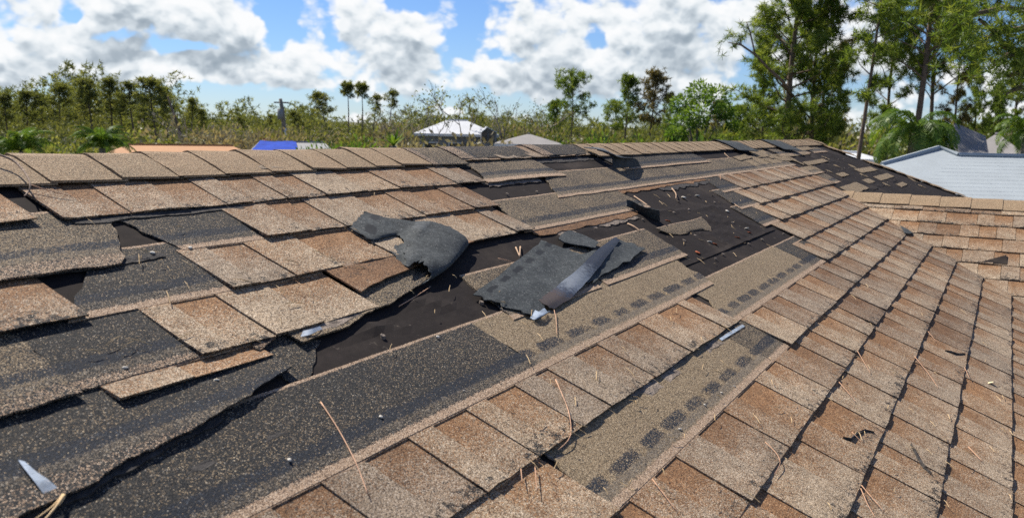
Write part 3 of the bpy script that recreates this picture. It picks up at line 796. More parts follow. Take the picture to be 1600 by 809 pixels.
def net_sheet(name, rows, mat, parent=None, thick=.003, sub=4, uvs=None, pcs=None, wob_=.0015, ragged=None, seed=1.0, smooth=True):
    """sheet through a control net of (u, w, h) points: rows of equal length; refined with Catmull-Rom, then given thickness"""
    A = np.array(rows, dtype=float)                       # nr, nc, 3
    def refine(X, s):
        n = X.shape[0]
        if n == 2:
            t = np.linspace(0, 1, s+1)[:, None, None]; return X[0]*(1-t)+X[1]*t
        P = np.concatenate([2*X[:1]-X[1:2], X, 2*X[-1:]-X[-2:-1]]); o = []
        for i in range(n-1):
            p0, p1, p2, p3 = P[i], P[i+1], P[i+2], P[i+3]
            for q in range(s):
                t = q/s; o.append(.5*(2*p1+(p2-p0)*t+(2*p0-5*p1+4*p2-p3)*t*t+(3*p1-p0-3*p2+p3)*t**3))
        o.append(X[-1]); return np.array(o)
    B = refine(A, sub); B = refine(B.transpose(1, 0, 2), sub).transpose(1, 0, 2)
    nr, nc = B.shape[:2]; mb = MB(); top = []
    if ragged:
        for j in range(nr):
            for sgn, i in ((-1, 0), (1, nc-1)):
                if ragged[0 if sgn < 0 else 1]: 
                    d = B[j, i]-B[j, i-sgn]; B[j, i] += d*(ragged[0 if sgn < 0 else 1]*nz(j*.9, seed*3.3+i))
        for i in range(nc):
            for sgn, j in ((-1, 0), (1, nr-1)):
                am = ragged[2 if sgn < 0 else 3]
                if am:
                    d = B[j, i]-B[j-sgn, i]; B[j, i] += d*(am*nz(i*.9, seed*7.1+j))
    P3 = [[pm(B[j, i, 0], B[j, i, 1], B[j, i, 2]+wob_*nz(B[j, i, 0]*22, B[j, i, 1]*22, seed)) for i in range(nc)] for j in range(nr)]
    for j in range(nr):
        row = []
        for i in range(nc):
            uv = uvs(j/(nr-1), i/(nc-1)) if uvs else (B[j, i, 0], B[j, i, 1]); pc = pcs(j/(nr-1), i/(nc-1)) if pcs else (0, .5, 0)
            row.append(mb.vert(P3[j][i], uv, pc))
        top.append(row)
    bot = []
    for j in range(nr):
        row = []
        for i in range(nc):
            a = P3[min(j+1, nr-1)][i]-P3[max(j-1, 0)][i]; b = P3[j][min(i+1, nc-1)]-P3[j][max(i-1, 0)]
            nn = b.cross(a); nn = nn.normalized() if nn.length > 1e-9 else Vector((0, 0, 1))
            k_ = top[j][i]; row.append(mb.vert(P3[j][i]+nn*thick*(-1 if True else 1), mb.uv[k_], mb.pc[k_]))
        bot.append(row)
    for j in range(nr-1):
        for i in range(nc-1):
            mb.face(top[j][i], top[j][i+1], top[j+1][i+1], top[j+1][i]); mb.face(bot[j][i+1], bot[j][i], bot[j+1][i], bot[j+1][i+1])
    D_ = lambda k_: mb.vert(mb.v[k_], mb.uv[k_], mb.pc[k_])
    nf = len(mb.f)
    for i in range(nc-1):
        for r_ in (0, -1): mb.face(D_(top[r_][i]), D_(top[r_][i+1]), D_(bot[r_][i+1]), D_(bot[r_][i]))
    for j in range(nr-1):
        for r_ in (0, -1): mb.face(D_(top[j][r_]), D_(top[j+1][r_]), D_(bot[j+1][r_]), D_(bot[j][r_]))
    return mb.build(name, mat, parent, smooth)


def q(x, y, h):
    a = rp(x, y, h); return (a[0], a[1], h)


# curled-over shingle (flipped end lying on the intact tabs)
curl = tag(empty('curled_shingle', pm(1.7, WK(8.4), .0)), 'charcoal shingle curled right over, its torn tongue lying on brown tabs', 'torn shingle')
def local(o, parent):
    o.parent = parent; o.matrix_parent_inverse = Matrix.Translation(-parent.location); return o
rows = [[q(727, 388, .004), q(702, 411, .004), q(674, 430, .004), q(640, 447, .004)],
        [q(731, 379, .020), q(718, 397, .021), q(698, 419, .020), q(668, 438, .014)],
        [q(722, 366, .029), q(708, 384, .030), q(690, 405, .029), q(668, 415, .030)],
        [q(703, 355, .031), q(690, 372, .032), q(674, 394, .030), q(652, 410, .027)],
        [q(681, 349, .028), q(670, 362, .029), q(652, 386, .028), q(636, 413, .027)],
        [q(668, 347, .026), q(658, 358, .030), q(644, 376, .024), q(630, 396, .019)],
        [q(652, 346, .021), q(645, 356, .022), q(636, 366, .019), q(630, 376, .016)],
        [q(636, 345, .019), q(630, 354, .019), q(622, 362, .016), q(619, 367, .012)],
        [q(612, 342, .017), q(606, 354, .016), q(600, 366, .015), q(598, 372, .011)],
        [q(590, 336, .016), q(584, 349, .015), q(580, 365, .014), q(578, 378, .010)],
        [q(570, 330, .014), q(562, 339, .013), q(552, 350, .012), q(547, 357, .009)]]
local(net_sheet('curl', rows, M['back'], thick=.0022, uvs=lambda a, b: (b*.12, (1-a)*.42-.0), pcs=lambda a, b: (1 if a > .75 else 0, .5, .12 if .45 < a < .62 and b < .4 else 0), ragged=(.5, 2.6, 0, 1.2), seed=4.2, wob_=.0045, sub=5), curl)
rows = [[q(640, 380, .022), q(646, 402, .024), q(640, 417, .020)], [q(622, 385, .012), q(630, 402, .014), q(629, 415, .012)], [q(606, 389, .011), q(613, 398, .012), q(621, 409, .009)]]
local(net_sheet('tongue', rows, M['back'], thick=.003, ragged=(1.2, .9, 0, 1.6), seed=2.2, wob_=.003), curl)
rows = [[q(683, 410, .016), q(660, 428, .013), q(640, 440, .010)], [q(687, 412, .009), q(664, 432, .008), q(642, 446, .006)]]
local(net_sheet('edge_lip', rows, M['torn'], thick=.003, seed=9.1), curl)

# big loose folded shingle
fold = tag(empty('folded_shingle', pm(2.0, WK(7.2), .0)), 'loose grey shingle flap folded along a glossy black crease, across the bare felt', 'torn shingle')
rows = [[q(845, 377, .012), q(880, 388, .014), q(908, 396, .016), q(934, 390, .018)],
        [q(816, 401, .011), q(850, 412, .013), q(880, 422, .014), q(900, 428, .017)],
        [q(780, 430, .011), q(812, 440, .012), q(845, 450, .012), q(868, 456, .015)],
        [q(740, 459, .010), q(772, 472, .011), q(806, 484, .011), q(836, 496, .010)]]
local(net_sheet('panel', rows, M['back'], thick=.0024, uvs=lambda a, b: (a*.36, b*.30), pcs=lambda a, b: (1, .5, 0), ragged=(.6, .5, .7, .7), seed=6.6, wob_=.005, sub=5), fold)
rows = [[q(961, 371, .018), q(966, 374, .0185), q(968, 376, .018)],
        [q(934, 390, .0195), q(944, 394, .020), q(950, 398, .018)],
        [q(900, 423, .019), q(913, 429, .0195), q(922, 434, .016)],
        [q(868, 449, .016), q(884, 456, .0165), q(895, 462, .012)],
        [q(840, 470, .013), q(853, 477, .0135), q(864, 483, .009)]]
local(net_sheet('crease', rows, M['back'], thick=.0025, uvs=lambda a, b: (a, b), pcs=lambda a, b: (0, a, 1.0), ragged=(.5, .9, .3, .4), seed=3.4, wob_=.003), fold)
rows = [[q(960, 371, .016), q(985, 380, .012), q(1009, 390, .014)],
        [q(944, 388, .017), q(970, 400, .012), q(982, 408, .012)],
        [q(925, 408, .016), q(946, 418, .011), q(950, 426, .012)],
        [q(905, 432, .014), q(925, 440, .011), q(943, 428, .012)]]
local(net_sheet('side_flap', rows, M['back'], thick=.0024, ragged=(.4, 1.2, .5, 1.4), seed=8.4, wob_=.005), fold)
rows = [[q(860, 485, .012), q(856, 487, .014), q(850, 481, .013)], [q(838, 498, .014), q(846, 492, .018), q(842, 486, .016)], [q(828, 496, .010), q(832, 490, .013), q(836, 484, .012)]]
local(net_sheet('film_scrap', rows, M['film'], thick=.001, seed=5.5, wob_=.004), fold)
small = tag(empty('shingle_scrap', pm(2.25, WK(8.6), .0)), 'small flat grey shingle scrap behind the folded flap, touching its upper edge', 'shingle scrap')
rows = [[q(876, 368, .010), q(890, 361, .012), q(914, 369, .012), q(935, 378, .012)], [q(872, 374, .012), q(885, 380, .012), q(908, 384, .014), q(930, 388, .014)]]
local(net_sheet('scrap', rows, M['back'], thick=.003, seed=1.9, ragged=(.4, .4, .2, .3)), small)
stand = tag(empty('standing_scrap', pm(2.9, WK(9.2), .0)), 'narrow blue grey shingle scrap standing on edge left of the large felt patch', 'shingle scrap')
rows = [[q(979, 312, .028), q(990, 314, .034), q(1008, 322, .042), q(1030, 328, .044)], [q(978, 322, .012), q(992, 327, .008), q(1010, 337, .006), q(1031, 346, .004)]]
local(net_sheet('scrap', rows, M['back'], thick=.003, seed=7.7, ragged=(.3, .3, .3, .2)), stand)
lying = tag(empty('torn_remnant', pm(3.0, WK(8.2), .0)), 'small torn shingle remnant with pale lip lying alone on the large felt patch', 'shingle scrap')
rows = [[q(1024, 357, .008), q(1050, 350, .010), q(1080, 344, .010), q(1095, 339, .008)], [q(1040, 363, .006), q(1058, 361, .007), q(1086, 358, .008), q(1108, 352, .006)], [q(1052, 366, .004), q(1066, 366, .005), q(1090, 359, .006), q(1112, 362, .004)]]
local(net_sheet('remnant', rows, M['mid'], thick=.003, seed=2.7, ragged=(.5, .6, .1, 1.3), uvs=lambda a, b: (b*.4, E+.10-a*.02), pcs=lambda a, b: (1.0 if a < .12 else 0, .4, 1)), lying)
rflap = tag(empty('lifted_ridge_flap', pm(3.5, WK(12.1), .0)), 'black shingle flap bent up and gaping just below the ridge caps', 'torn shingle')
rows = [[q(912, 231, .020), q(926, 231, .030), q(942, 233, .040)], [q(930, 233, .045), q(946, 236, .058), q(962, 243, .062)], [q(948, 238, .050), q(966, 243, .060), q(980, 246, .058)], [q(956, 247, .040), q(972, 248, .046), q(992, 247, .040)], [q(957, 262, .012), q(975, 262, .010), q(1000, 259, .006)]]
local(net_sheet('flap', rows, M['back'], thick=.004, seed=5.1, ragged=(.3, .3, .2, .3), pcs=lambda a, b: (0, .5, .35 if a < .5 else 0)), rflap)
# dark chip standing at the valley, and lifted tab corners
chip = tag(empty('valley_chip', pm(5.6, WK(4.0), 0)), 'black shingle chip sticking up at the valley where the two slopes meet', 'shingle scrap')
rows = [[q(1405, 350, .01), q(1418, 352, .014), q(1430, 356, .012)], [q(1413, 364, .012), q(1422, 365, .014), q(1432, 362, .010)]]
local(net_sheet('chip', rows, M['back'], thick=.004, seed=1.1, ragged=(.3, .5, .2, .4)), chip)


def crack(pts, wd, mat='asphalt', h=.014):
    """a lifted torn edge across a tab: a thin dark raised lip"""
    mb = MB(); n = len(pts); g = []
    for i, (x, y) in enumerate(pts):
        a = rp(x, y, h); ww = wd*math.sin(math.pi*(i+.35)/(n-.3))
        g.append([mb.vert(pm(a[0], a[1]+ww, h-.001+.003*(i % 2)), (0, 0)), mb.vert(pm(a[0], a[1]-ww, h), (0, 0)), mb.vert(pm(a[0], a[1]+ww, h-.006), (0, 0)), mb.vert(pm(a[0], a[1]-ww, h-.006), (0, 0))])
    for a, b in zip(g[:-1], g[1:]):
        mb.face(a[0], a[1], b[1], b[0]); mb.face(a[1], a[3], b[3], b[1]); mb.face(a[0], b[0], b[2], a[2])
    mb.face(*[g[0][i] for i in (0, 2, 3, 1)]); mb.face(*[g[-1][i] for i in (0, 1, 3, 2)])
    mb.build('cracked_edge', M[mat], house)


crack([(1318, 681), (1330, 685), (1338, 676), (1352, 671), (1366, 673)], .0022)
crack([(1424, 692), (1430, 702), (1437, 716), (1446, 728), (1456, 737)], .0028)
crack([(1478, 546), (1488, 549), (1498, 551), (1508, 552)], .004)
# torn triangular hole on the wing slope
def pix_wing(x, y, h=.012):
    d = ray(x, y); s = (-H0-TAN*X_V+h/CT)/(d[2]-TAN*d[0]); p = d*s; return -p[1], (p[0]-X_V+h*ST)/CT
mb = MB(); a, b, c_ = pix_wing(1528, 410), pix_wing(1572, 398), pix_wing(1574, 412)
mb.face(*[mb.vert(pw(p[0], p[1], .0135)) for p in (a, c_, b)]); b2 = pix_wing(1566, 401)
ids = [mb.vert(pw(p[0], p[1], hh)) for p, hh in ((a, .014), (c_, .012), (b, .020), (a, .006), (c_, .006), (b, .006))]
mb.face(ids[0], ids[1], ids[4], ids[3]); mb.face(ids[1], ids[2], ids[5], ids[4])
mb.build('torn_patch', M['felt'], house)


# small litter ---------------------------------------------------------
def wire(name, pts, rad, mat, label, cat, group=None):
    P = [pm(*rp(x, y, h), h) for x, y, h in pts]
    o = empty(name, P[0]); tag(o, label, cat, group)
    # smooth path
    pts3 = []
    n = len(P)
    for i in range(n-1):
        p0, p1, p2, p3 = P[max(i-1, 0)], P[i], P[i+1], P[min(i+2, n-1)]
        for k_ in range(4):
            t = k_/4; pts3.append(.5*(2*p1+(p2-p0)*t+(2*p0-5*p1+4*p2-p3)*t*t+(3*p1-p0-3*p2+p3)*t**3))
    pts3.append(P[-1]); m_ = MB(); L = len(pts3)
    m_.tube([p-P[0] for p in pts3], [rad*(1-.45*i/L) for i in range(L)], 6)
    bpy.data.objects.remove(o); o = m_.build(name, M[mat], None, True); o.location = P[0]; tag(o, label, cat, group)
    return o


NG = 'fallen pine needles on the roof'
h_ = .0135
for lab, pts, rad in [
    ('long pink pine needle lying across the charcoal strip in the foreground', [(501, 627, .008), (530, 672, .008), (556, 722, .012), (575, 771, .014)], .0011),
    ('bent pine needle hooking over the torn butt in the lower middle', [(868, 592, .012), (888, 640, .014), (891, 680, .014), (872, 702, .010)], .0011),
    ('short needle upright in front of the torn butt, left of its neighbour', [(814, 732, .012), (816, 752, .014)], .0009),
    ('short needle upright in front of the torn butt, right of its neighbour', [(836, 728, .012), (839, 766, .014)], .0009),
    ('straight needle on the brown panel at the bottom middle', [(1019, 747, .012), (1059, 799, .014)], .0009),
    ('needle across a butt line at right centre, first of three slanting needles', [(1340, 548, .014), (1352, 568, .014), (1360, 582, .012)], .0010),
    ('longest needle among the right hand tabs, slanting to the lower right', [(1429, 556, .014), (1450, 582, .014), (1466, 605, .014)], .0010),
    ('needle on a tab below centre right, left of the longest one', [(1311, 596, .013), (1325, 612, .014), (1337, 627, .014)], .0010),
    ('small needle beside the cracked tab corner', [(1331, 674, .016), (1348, 691, .012)], .0009),
    ('upper needle of the crossed pair at the lower right edge', [(1346, 757, .013), (1364, 778, .014), (1382, 798, .014)], .0010),
    ('lower needle of the crossed pair at the lower right edge', [(1345, 762, .014), (1355, 785, .014), (1368, 808, .014)], .0010),
    ('short fat needle on the tabs near the right edge', [(1513, 697, .013), (1535, 720, .014)], .0013),
    ('tiny needle near the pale leaf', [(1507, 573, .014), (1515, 590, .014)], .0010),
    ('tiny needle across the butt line above the long right hand needle', [(1450, 517, .015), (1463, 533, .014)], .0010),
    ('curved needle draped over the grey tab at lower right', [(1196, 690, .012), (1212, 706, .014), (1219, 722, .014), (1210, 740, .012)], .0009),
    ('needle dangling in front of the film scrap of the folded flap', [(866, 484, .014), (869, 500, .010), (870, 522, .010)], .0010),
    ('dark needle lying on the felt below the curled shingle', [(623, 478, .003), (650, 462, .004), (673, 447, .006)], .0012),
    ('needle lying across the felt right of the small lifted fringe', [(778, 403, .004), (800, 408, .008)], .0010),
    ('stubby needle sticking up from the strip below the far tan tabs', [(1126, 281, .006), (1125, 272, .020)], .0014),
    ('straight needle pointing out from under the curved twig at the far left', [(48, 288, .018), (75, 297, .016), (112, 306, .014)], .0011),
]:
    wire('pine_needle', pts, rad, 'needle', lab, 'pine needle', NG)
wire('twig', [(-6, 240, .03), (20, 250, .03), (38, 268, .03), (47, 286, .03), (45, 298, .022), (38, 306, .018)], .0022, 'twig', 'curved grey twig hanging over the ridge cap at the far left', 'twig')
for lab, pts in [('left prong of pale splinter standing on the felt by the folded flap', [(806, 386, .004), (812, 400, .014)]), ('right prong of pale splinter standing on the felt by the folded flap', [(813, 385, .004), (812, 401, .012)]),
                 ('white splinter leaning on the strip lip right of the folded flap', [(981, 349, .004), (990, 353, .010), (1000, 360, .010)]),
                 ('bent white splinter at the top of the large felt patch', [(1050, 294, .004), (1056, 302, .012), (1056, 310, .008)]), ('tan splinter behind the standing scrap', [(991, 306, .006), (1000, 312, .020), (1012, 320, .030)]),
                 ('pale splinter on the right edge of the large felt patch', [(1147, 318, .004), (1156, 324, .012)]), ('pale hooked splinter below the far ridge caps', [(1132, 239, .01), (1136, 243, .01), (1141, 247, .008)])]:
    wire('splinter', pts, .0028 if 'white' in lab else .0022, 'wood', lab, 'splinter', 'pale splinters on the bare felt')
wire('straw', [(98, 771, .014), (82, 790, .018), (52, 812, .016)], .0011, 'straw', 'left dry straw blade poking out under the plastic strip', 'straw', 'dry straw under the plastic strip')
wire('straw', [(100, 772, .014), (86, 792, .020), (66, 815, .018)], .0016, 'straw', 'middle and widest dry straw blade poking out under the plastic strip', 'straw', 'dry straw under the plastic strip')
wire('straw', [(102, 771, .012), (98, 780, .014), (92, 788, .014)], .0014, 'straw', 'right short straw blade poking out under the plastic strip', 'straw', 'dry straw under the plastic strip')


def lump(name, x, y, r, mat, label, cat, group=None, flat=.6, h=.004):
    bm = bmesh.new(); bmesh.ops.create_icosphere(bm, subdivisions=2, radius=r); s_ = rnd.random()*40
    for v in bm.verts:
        v.co *= 1+.35*nz(v.co.x/r*1.4, v.co.y/r*1.4, v.co.z/r+s_); v.co.z *= flat
        v.co.x *= 1.25
    me = bpy.data.meshes.new(name); bm.to_mesh(me); bm.free(); me.materials.append(M[mat])
    for p in me.polygons: p.use_smooth = True
    o = link(bpy.data.objects.new(name, me)); o.location = pm(*rp(x, y, h), h+r*flat*.6); o.rotation_euler = (TH, 0, rnd.random()*3)
    return tag(o, label, cat, group)


PG = 'pale pebbles scattered on the shingles'
for x, y, r, lab in [(595, 651, .0032, 'white round pebble on the sealant line right of the long pink needle'), (452, 718, .0028, 'white pebble on the sealant line left of the long pink needle'), (684, 526, .0032, 'white flake on the tan lip of the long charcoal strip'),
                     (725, 610, .002, 'tiny white pebble at the right end of the charcoal strip'), (1101, 632, .0028, 'white pebble beside the second dab of the lower tan strip'), (1127, 613, .0026, 'white pebble beside a middle dab of the lower tan strip'), (1147, 603, .0026, 'white pebble beside the last dab of the lower tan strip'),
                     (1062, 670, .003, 'white pebble beside the lowest visible dab pair of the lower tan strip'), (238, 395, .0038, 'white flake on the small charcoal patch at left'), (297, 387, .0035, 'white flake on the tan lip above the left brown panel'),
                     (195, 575, .0035, 'white flake on the torn tan band at lower left'), (338, 594, .0034, 'white chip under the torn strip at lower left'), (82, 748, .003, 'white chip beside the plastic strip'), (490, 460, .001, 'tiny pale speck on the torn fringe')]:
    lump('pebble', x, y, r, 'pebble', lab, 'pebble', PG, .55, .007)
CG = 'grey chips on the large felt patch'
for x, y, r, lab in [(1068, 309, .010, 'largest grey chip near the top of the large felt patch'), (1089, 306, .009, 'flat grey chip right of the largest chip on the felt'), (1060, 315, .006, 'small grey chip below the largest chip on the felt'), (1136, 330, .009, 'pale grey chip near the right side of the felt patch'),
                     (1166, 357, .008, 'grey chip beside the orange flake at the right of the felt'), (1108, 378, .008, 'grey chip at the left end of an orange flake'), (1113, 305, .005, 'little chip near the upper right of the felt'), (1122, 371, .005, 'dull chip in the lower middle of the felt')]:
    lump('chip', x, y, r, 'pebble' if r > .0075 else 'torn', lab, 'chip', CG, .4, .004)
RG = 'orange flakes on the felt'
for x, y, r, lab in [(1117, 381, .008, 'orange flake next to a grey chip low on the felt'), (1150, 371, .010, 'orange flake in the right half of the felt'), (1171, 363, .008, 'orange flake nearest the right edge of the felt'), (1090, 394, .010, 'orange flake beside the torn corner at the bottom of the felt'), (1043, 345, .009, 'orange flake above the torn remnant'),
                     (820, 572, .003, 'tiny orange fleck on the end of the charcoal strip')]:
    lump('flake', x, y, r, 'rust', lab, 'flake', RG, .2, .004)
lump('fallen_leaf', 1547, 597, .010, 'leafpale', 'small cream leaf lying on a tab near the right edge', 'leaf', None, .12, .012)
mb = MB(); gl_ = random.Random(12)                # short needle fragments caught along butts and on the felt
for i in range(230):
    if i < 130: x, y = gl_.uniform(820, 1590), gl_.uniform(430, 800)
    elif i < 180: x, y = gl_.uniform(1020, 1210), gl_.uniform(296, 410)
    else: x, y = gl_.uniform(150, 800), gl_.uniform(290, 560)
    a = rp(x, y, .012); a_ = gl_.uniform(0, 3.14); L = gl_.uniform(.008, .035); hh = .0042 if 130 <= i < 180 else .0135
    p0, p1 = pm(a[0], a[1], hh), pm(a[0]+math.cos(a_)*L, a[1]+math.sin(a_)*L, hh+.002); mb.tube([p0, (p0+p1)/2+Vector((0, 0, .002)), p1], [.0007, .0008, .0005], 4)
tag(mb.build('needle_litter', M['straw'], None), kind='stuff')
# films of release plastic
film = empty('plastic_strip', pm(*rp(60, 750, .01), 0)); tag(film, 'clear plastic strip stuck on the dark torn shingle in the lower left corner', 'plastic strip')
rows = [[q(28, 718, .009), q(38, 720, .009)], [q(40, 736, .012), q(58, 738, .012)], [q(56, 756, .014), q(76, 750, .014)], [q(72, 776, .012), q(98, 768, .012)]]
local(net_sheet('film', rows, M['film'], thick=.0006, seed=3.3, wob_=.003), film)
film = empty('plastic_shred', pm(*rp(490, 516, .01), 0)); tag(film, 'shred of shiny clear film caught in the torn fringe at left of the felt', 'plastic strip')
rows = [[q(470, 524, .012), q(474, 516, .014)], [q(486, 521, .016), q(488, 513, .018)], [q(503, 514, .012), q(500, 509, .014)]]
local(net_sheet('film', rows, M['film'], thick=.0006, seed=1.3, wob_=.004), film)
film = empty('sealant_strip', pm(*rp(1145, 516, .01), 0)); tag(film, 'silvery film strip along the butt at the upper end of the lower tan strip', 'plastic strip')
rows = [[q(1124, 528, .008), q(1128, 531, .008)], [q(1144, 515, .009), q(1149, 518, .009)], [q(1160, 506, .008), q(1164, 509, .008)]]
local(net_sheet('film', rows, M['film'], thick=.0006, seed=2.3, wob_=.001), film)

#BACKGROUND
# ------------------------------------------------------------------ ground
def bearing(x, D):
    d = ray(x, 195); L = math.hypot(d[0], d[1]); return Vector((d[0]/L*D, d[1]/L*D, 0))


def at(x, y, D):
    """point seen at photograph pixel (x, y), D metres away over the ground"""
    d = ray(x, y); L = math.hypot(d[0], d[1]); return Vector((d[0]/L*D, d[1]/L*D, CZ+d[2]/L*D))


m, T, bs, out = new_mat('grass_and_dirt')
P = T.node('ShaderNodeTexCoord').outputs['Object']
T.put(bs.inputs['Base Color'], T.ramp(T.noise(P, .25, 8, .65).outputs[0], [(.35, (.055, .065, .025)), (.5, (.10, .095, .045)), (.65, (.17, .14, .085))], 'LINEAR')); bs.inputs['Roughness'].default_value = .95
M['ground'] = m
mb = MB(); S_ = 3500
mb.face(*[mb.vert(p) for p in ((-S_, -S_, 0), (S_, -S_, 0), (S_, S_, 0), (-S_, S_, 0))]); tag(mb.build('ground', M['ground']), kind='structure')


# ------------------------------------------------------------------ vegetation
def mat_leaf(name, a, b, c, trans=.35):
    m, T, bs, out = new_mat(name)
    at_ = T.node('ShaderNodeAttribute'); at_.attribute_name = 'par'
    sp = T.node('ShaderNodeSeparateColor'); T.put(sp.inputs[0], at_.outputs['Color'])
    oi = T.node('ShaderNodeObjectInfo')
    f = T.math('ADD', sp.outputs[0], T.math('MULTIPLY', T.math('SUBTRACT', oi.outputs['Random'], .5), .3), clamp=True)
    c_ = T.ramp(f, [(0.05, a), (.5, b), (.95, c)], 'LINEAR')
    T.n.remove(bs)
    df = T.node('ShaderNodeBsdfDiffuse'); tl = T.node('ShaderNodeBsdfTranslucent'); gl = T.node('ShaderNodeBsdfGlossy')
    T.put(df.inputs[0], c_); T.put(tl.inputs[0], T.mix(1.0, c_, (1.5, 1.4, .7, 1), 'MULTIPLY')); gl.inputs['Roughness'].default_value = .45
    T.put(gl.inputs[0], (.8, .85, .8, 1))
    m1 = T.node('ShaderNodeMixShader'); m1.inputs[0].default_value = trans; T.l.new(df.outputs[0], m1.inputs[1]); T.l.new(tl.outputs[0], m1.inputs[2])
    m2 = T.node('ShaderNodeMixShader'); m2.inputs[0].default_value = .02; T.l.new(m1.outputs[0], m2.inputs[1]); T.l.new(gl.outputs[0], m2.inputs[2])
    T.l.new(m2.outputs[0], out.inputs[0]); return m


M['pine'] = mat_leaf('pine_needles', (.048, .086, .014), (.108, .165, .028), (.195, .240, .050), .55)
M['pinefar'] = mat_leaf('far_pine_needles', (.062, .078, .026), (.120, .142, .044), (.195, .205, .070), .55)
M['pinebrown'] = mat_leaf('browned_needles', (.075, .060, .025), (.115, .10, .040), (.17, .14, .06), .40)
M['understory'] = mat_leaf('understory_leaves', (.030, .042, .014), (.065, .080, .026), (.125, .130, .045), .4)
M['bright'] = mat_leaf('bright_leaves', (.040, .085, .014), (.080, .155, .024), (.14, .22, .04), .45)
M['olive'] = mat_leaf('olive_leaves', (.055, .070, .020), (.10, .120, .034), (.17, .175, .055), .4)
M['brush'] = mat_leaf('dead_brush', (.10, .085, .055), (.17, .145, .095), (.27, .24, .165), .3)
M['palm'] = mat_leaf('palm_leaflets', (.035, .075, .012), (.075, .145, .022), (.19, .25, .04), .45)
M['bark'] = mat_simple('pine_bark', (.13, .095, .07), .9, .4, 9, .6, 14)
M['greybark'] = mat_simple('grey_bark', (.23, .20, .17), .9, .3, 9, .4, 14)
M['palebark'] = mat_simple('bleached_branch', (.40, .34, .27), .9, .25, 9)


class Leaves:
    def __init__(s, seed): s.g = np.random.default_rng(seed); s.V = []; s.R = []
    def tufts(s, C, r, n, wid, upb=.25, rv=None, inner=.1):
        C = np.asarray(C, float); N = len(C)
        if N == 0: return
        r = np.broadcast_to(np.asarray(r, float), (N,))
        d = s.g.normal(size=(N, n, 3)); d[..., 2] += upb; d /= np.linalg.norm(d, axis=2, keepdims=True)
        a = np.cross(d, s.g.normal(size=(N, n, 3))); a /= np.linalg.norm(a, axis=2, keepdims=True)+1e-9
        rr = r[:, None, None]*s.g.uniform(.6, 1.1, size=(N, n, 1)); c = C[:, None, :]
        p0 = c+d*rr*inner-a*wid*.5; p1 = c+d*rr*inner+a*wid*.5; p2 = c+d*rr+a*wid*.12; 
        s.V.append(np.stack([p0, p1, p2], 2).reshape(-1, 3))
        v = s.g.random(N) if rv is None else np.broadcast_to(rv, (N,))
        s.R.append(np.repeat(v, n*3))
    def cards(s, C, size, rv=None, flat=0.0, asp=.45, dirs=None):
        """leaf-shaped quads (two triangles) at points C"""
        C = np.asarray(C, float); N = len(C)
        if N == 0: return
        d = s.g.normal(size=(N, 3)) if dirs is None else np.asarray(dirs, float)+.35*s.g.normal(size=(N, 3))
        d[:, 2] *= (1-flat); d /= np.linalg.norm(d, axis=1, keepdims=True)+1e-9
        a = np.cross(d, s.g.normal(size=(N, 3))); a /= np.linalg.norm(a, axis=1, keepdims=True)+1e-9
        L = (np.broadcast_to(np.asarray(size, float), (N,))*s.g.uniform(.6, 1.3, N))[:, None]
        b, t, l, r_ = C, C+d*L, C+d*L*.5-a*L*asp*.5, C+d*L*.5+a*L*asp*.5
        s.V.append(np.stack([b, r_, t, b, t, l], 1).reshape(-1, 3))
        v = s.g.random(N) if rv is None else np.broadcast_to(rv, (N,))
        s.R.append(np.repeat(v, 6))
    def mesh(s, name, mat):
        V = np.concatenate(s.V).astype(np.float32); Rr = np.concatenate(s.R).astype(np.float32); n = len(V)
        me = bpy.data.meshes.new(name); me.vertices.add(n); me.vertices.foreach_set('co', V.ravel())
        me.loops.add(n); me.loops.foreach_set('vertex_index', np.arange(n, dtype=np.int32))
        me.polygons.add(n//3); me.polygons.foreach_set('loop_start', np.arange(0, n, 3, dtype=np.int32))
        ca = me.color_attributes.new('par', 'FLOAT_COLOR', 'POINT'); pc = np.zeros((n, 4), np.float32); pc[:, 0] = Rr; pc[:, 3] = 1; ca.data.foreach_set('color', pc.ravel())
        me.materials.append(mat); me.update(); me.validate(); return me


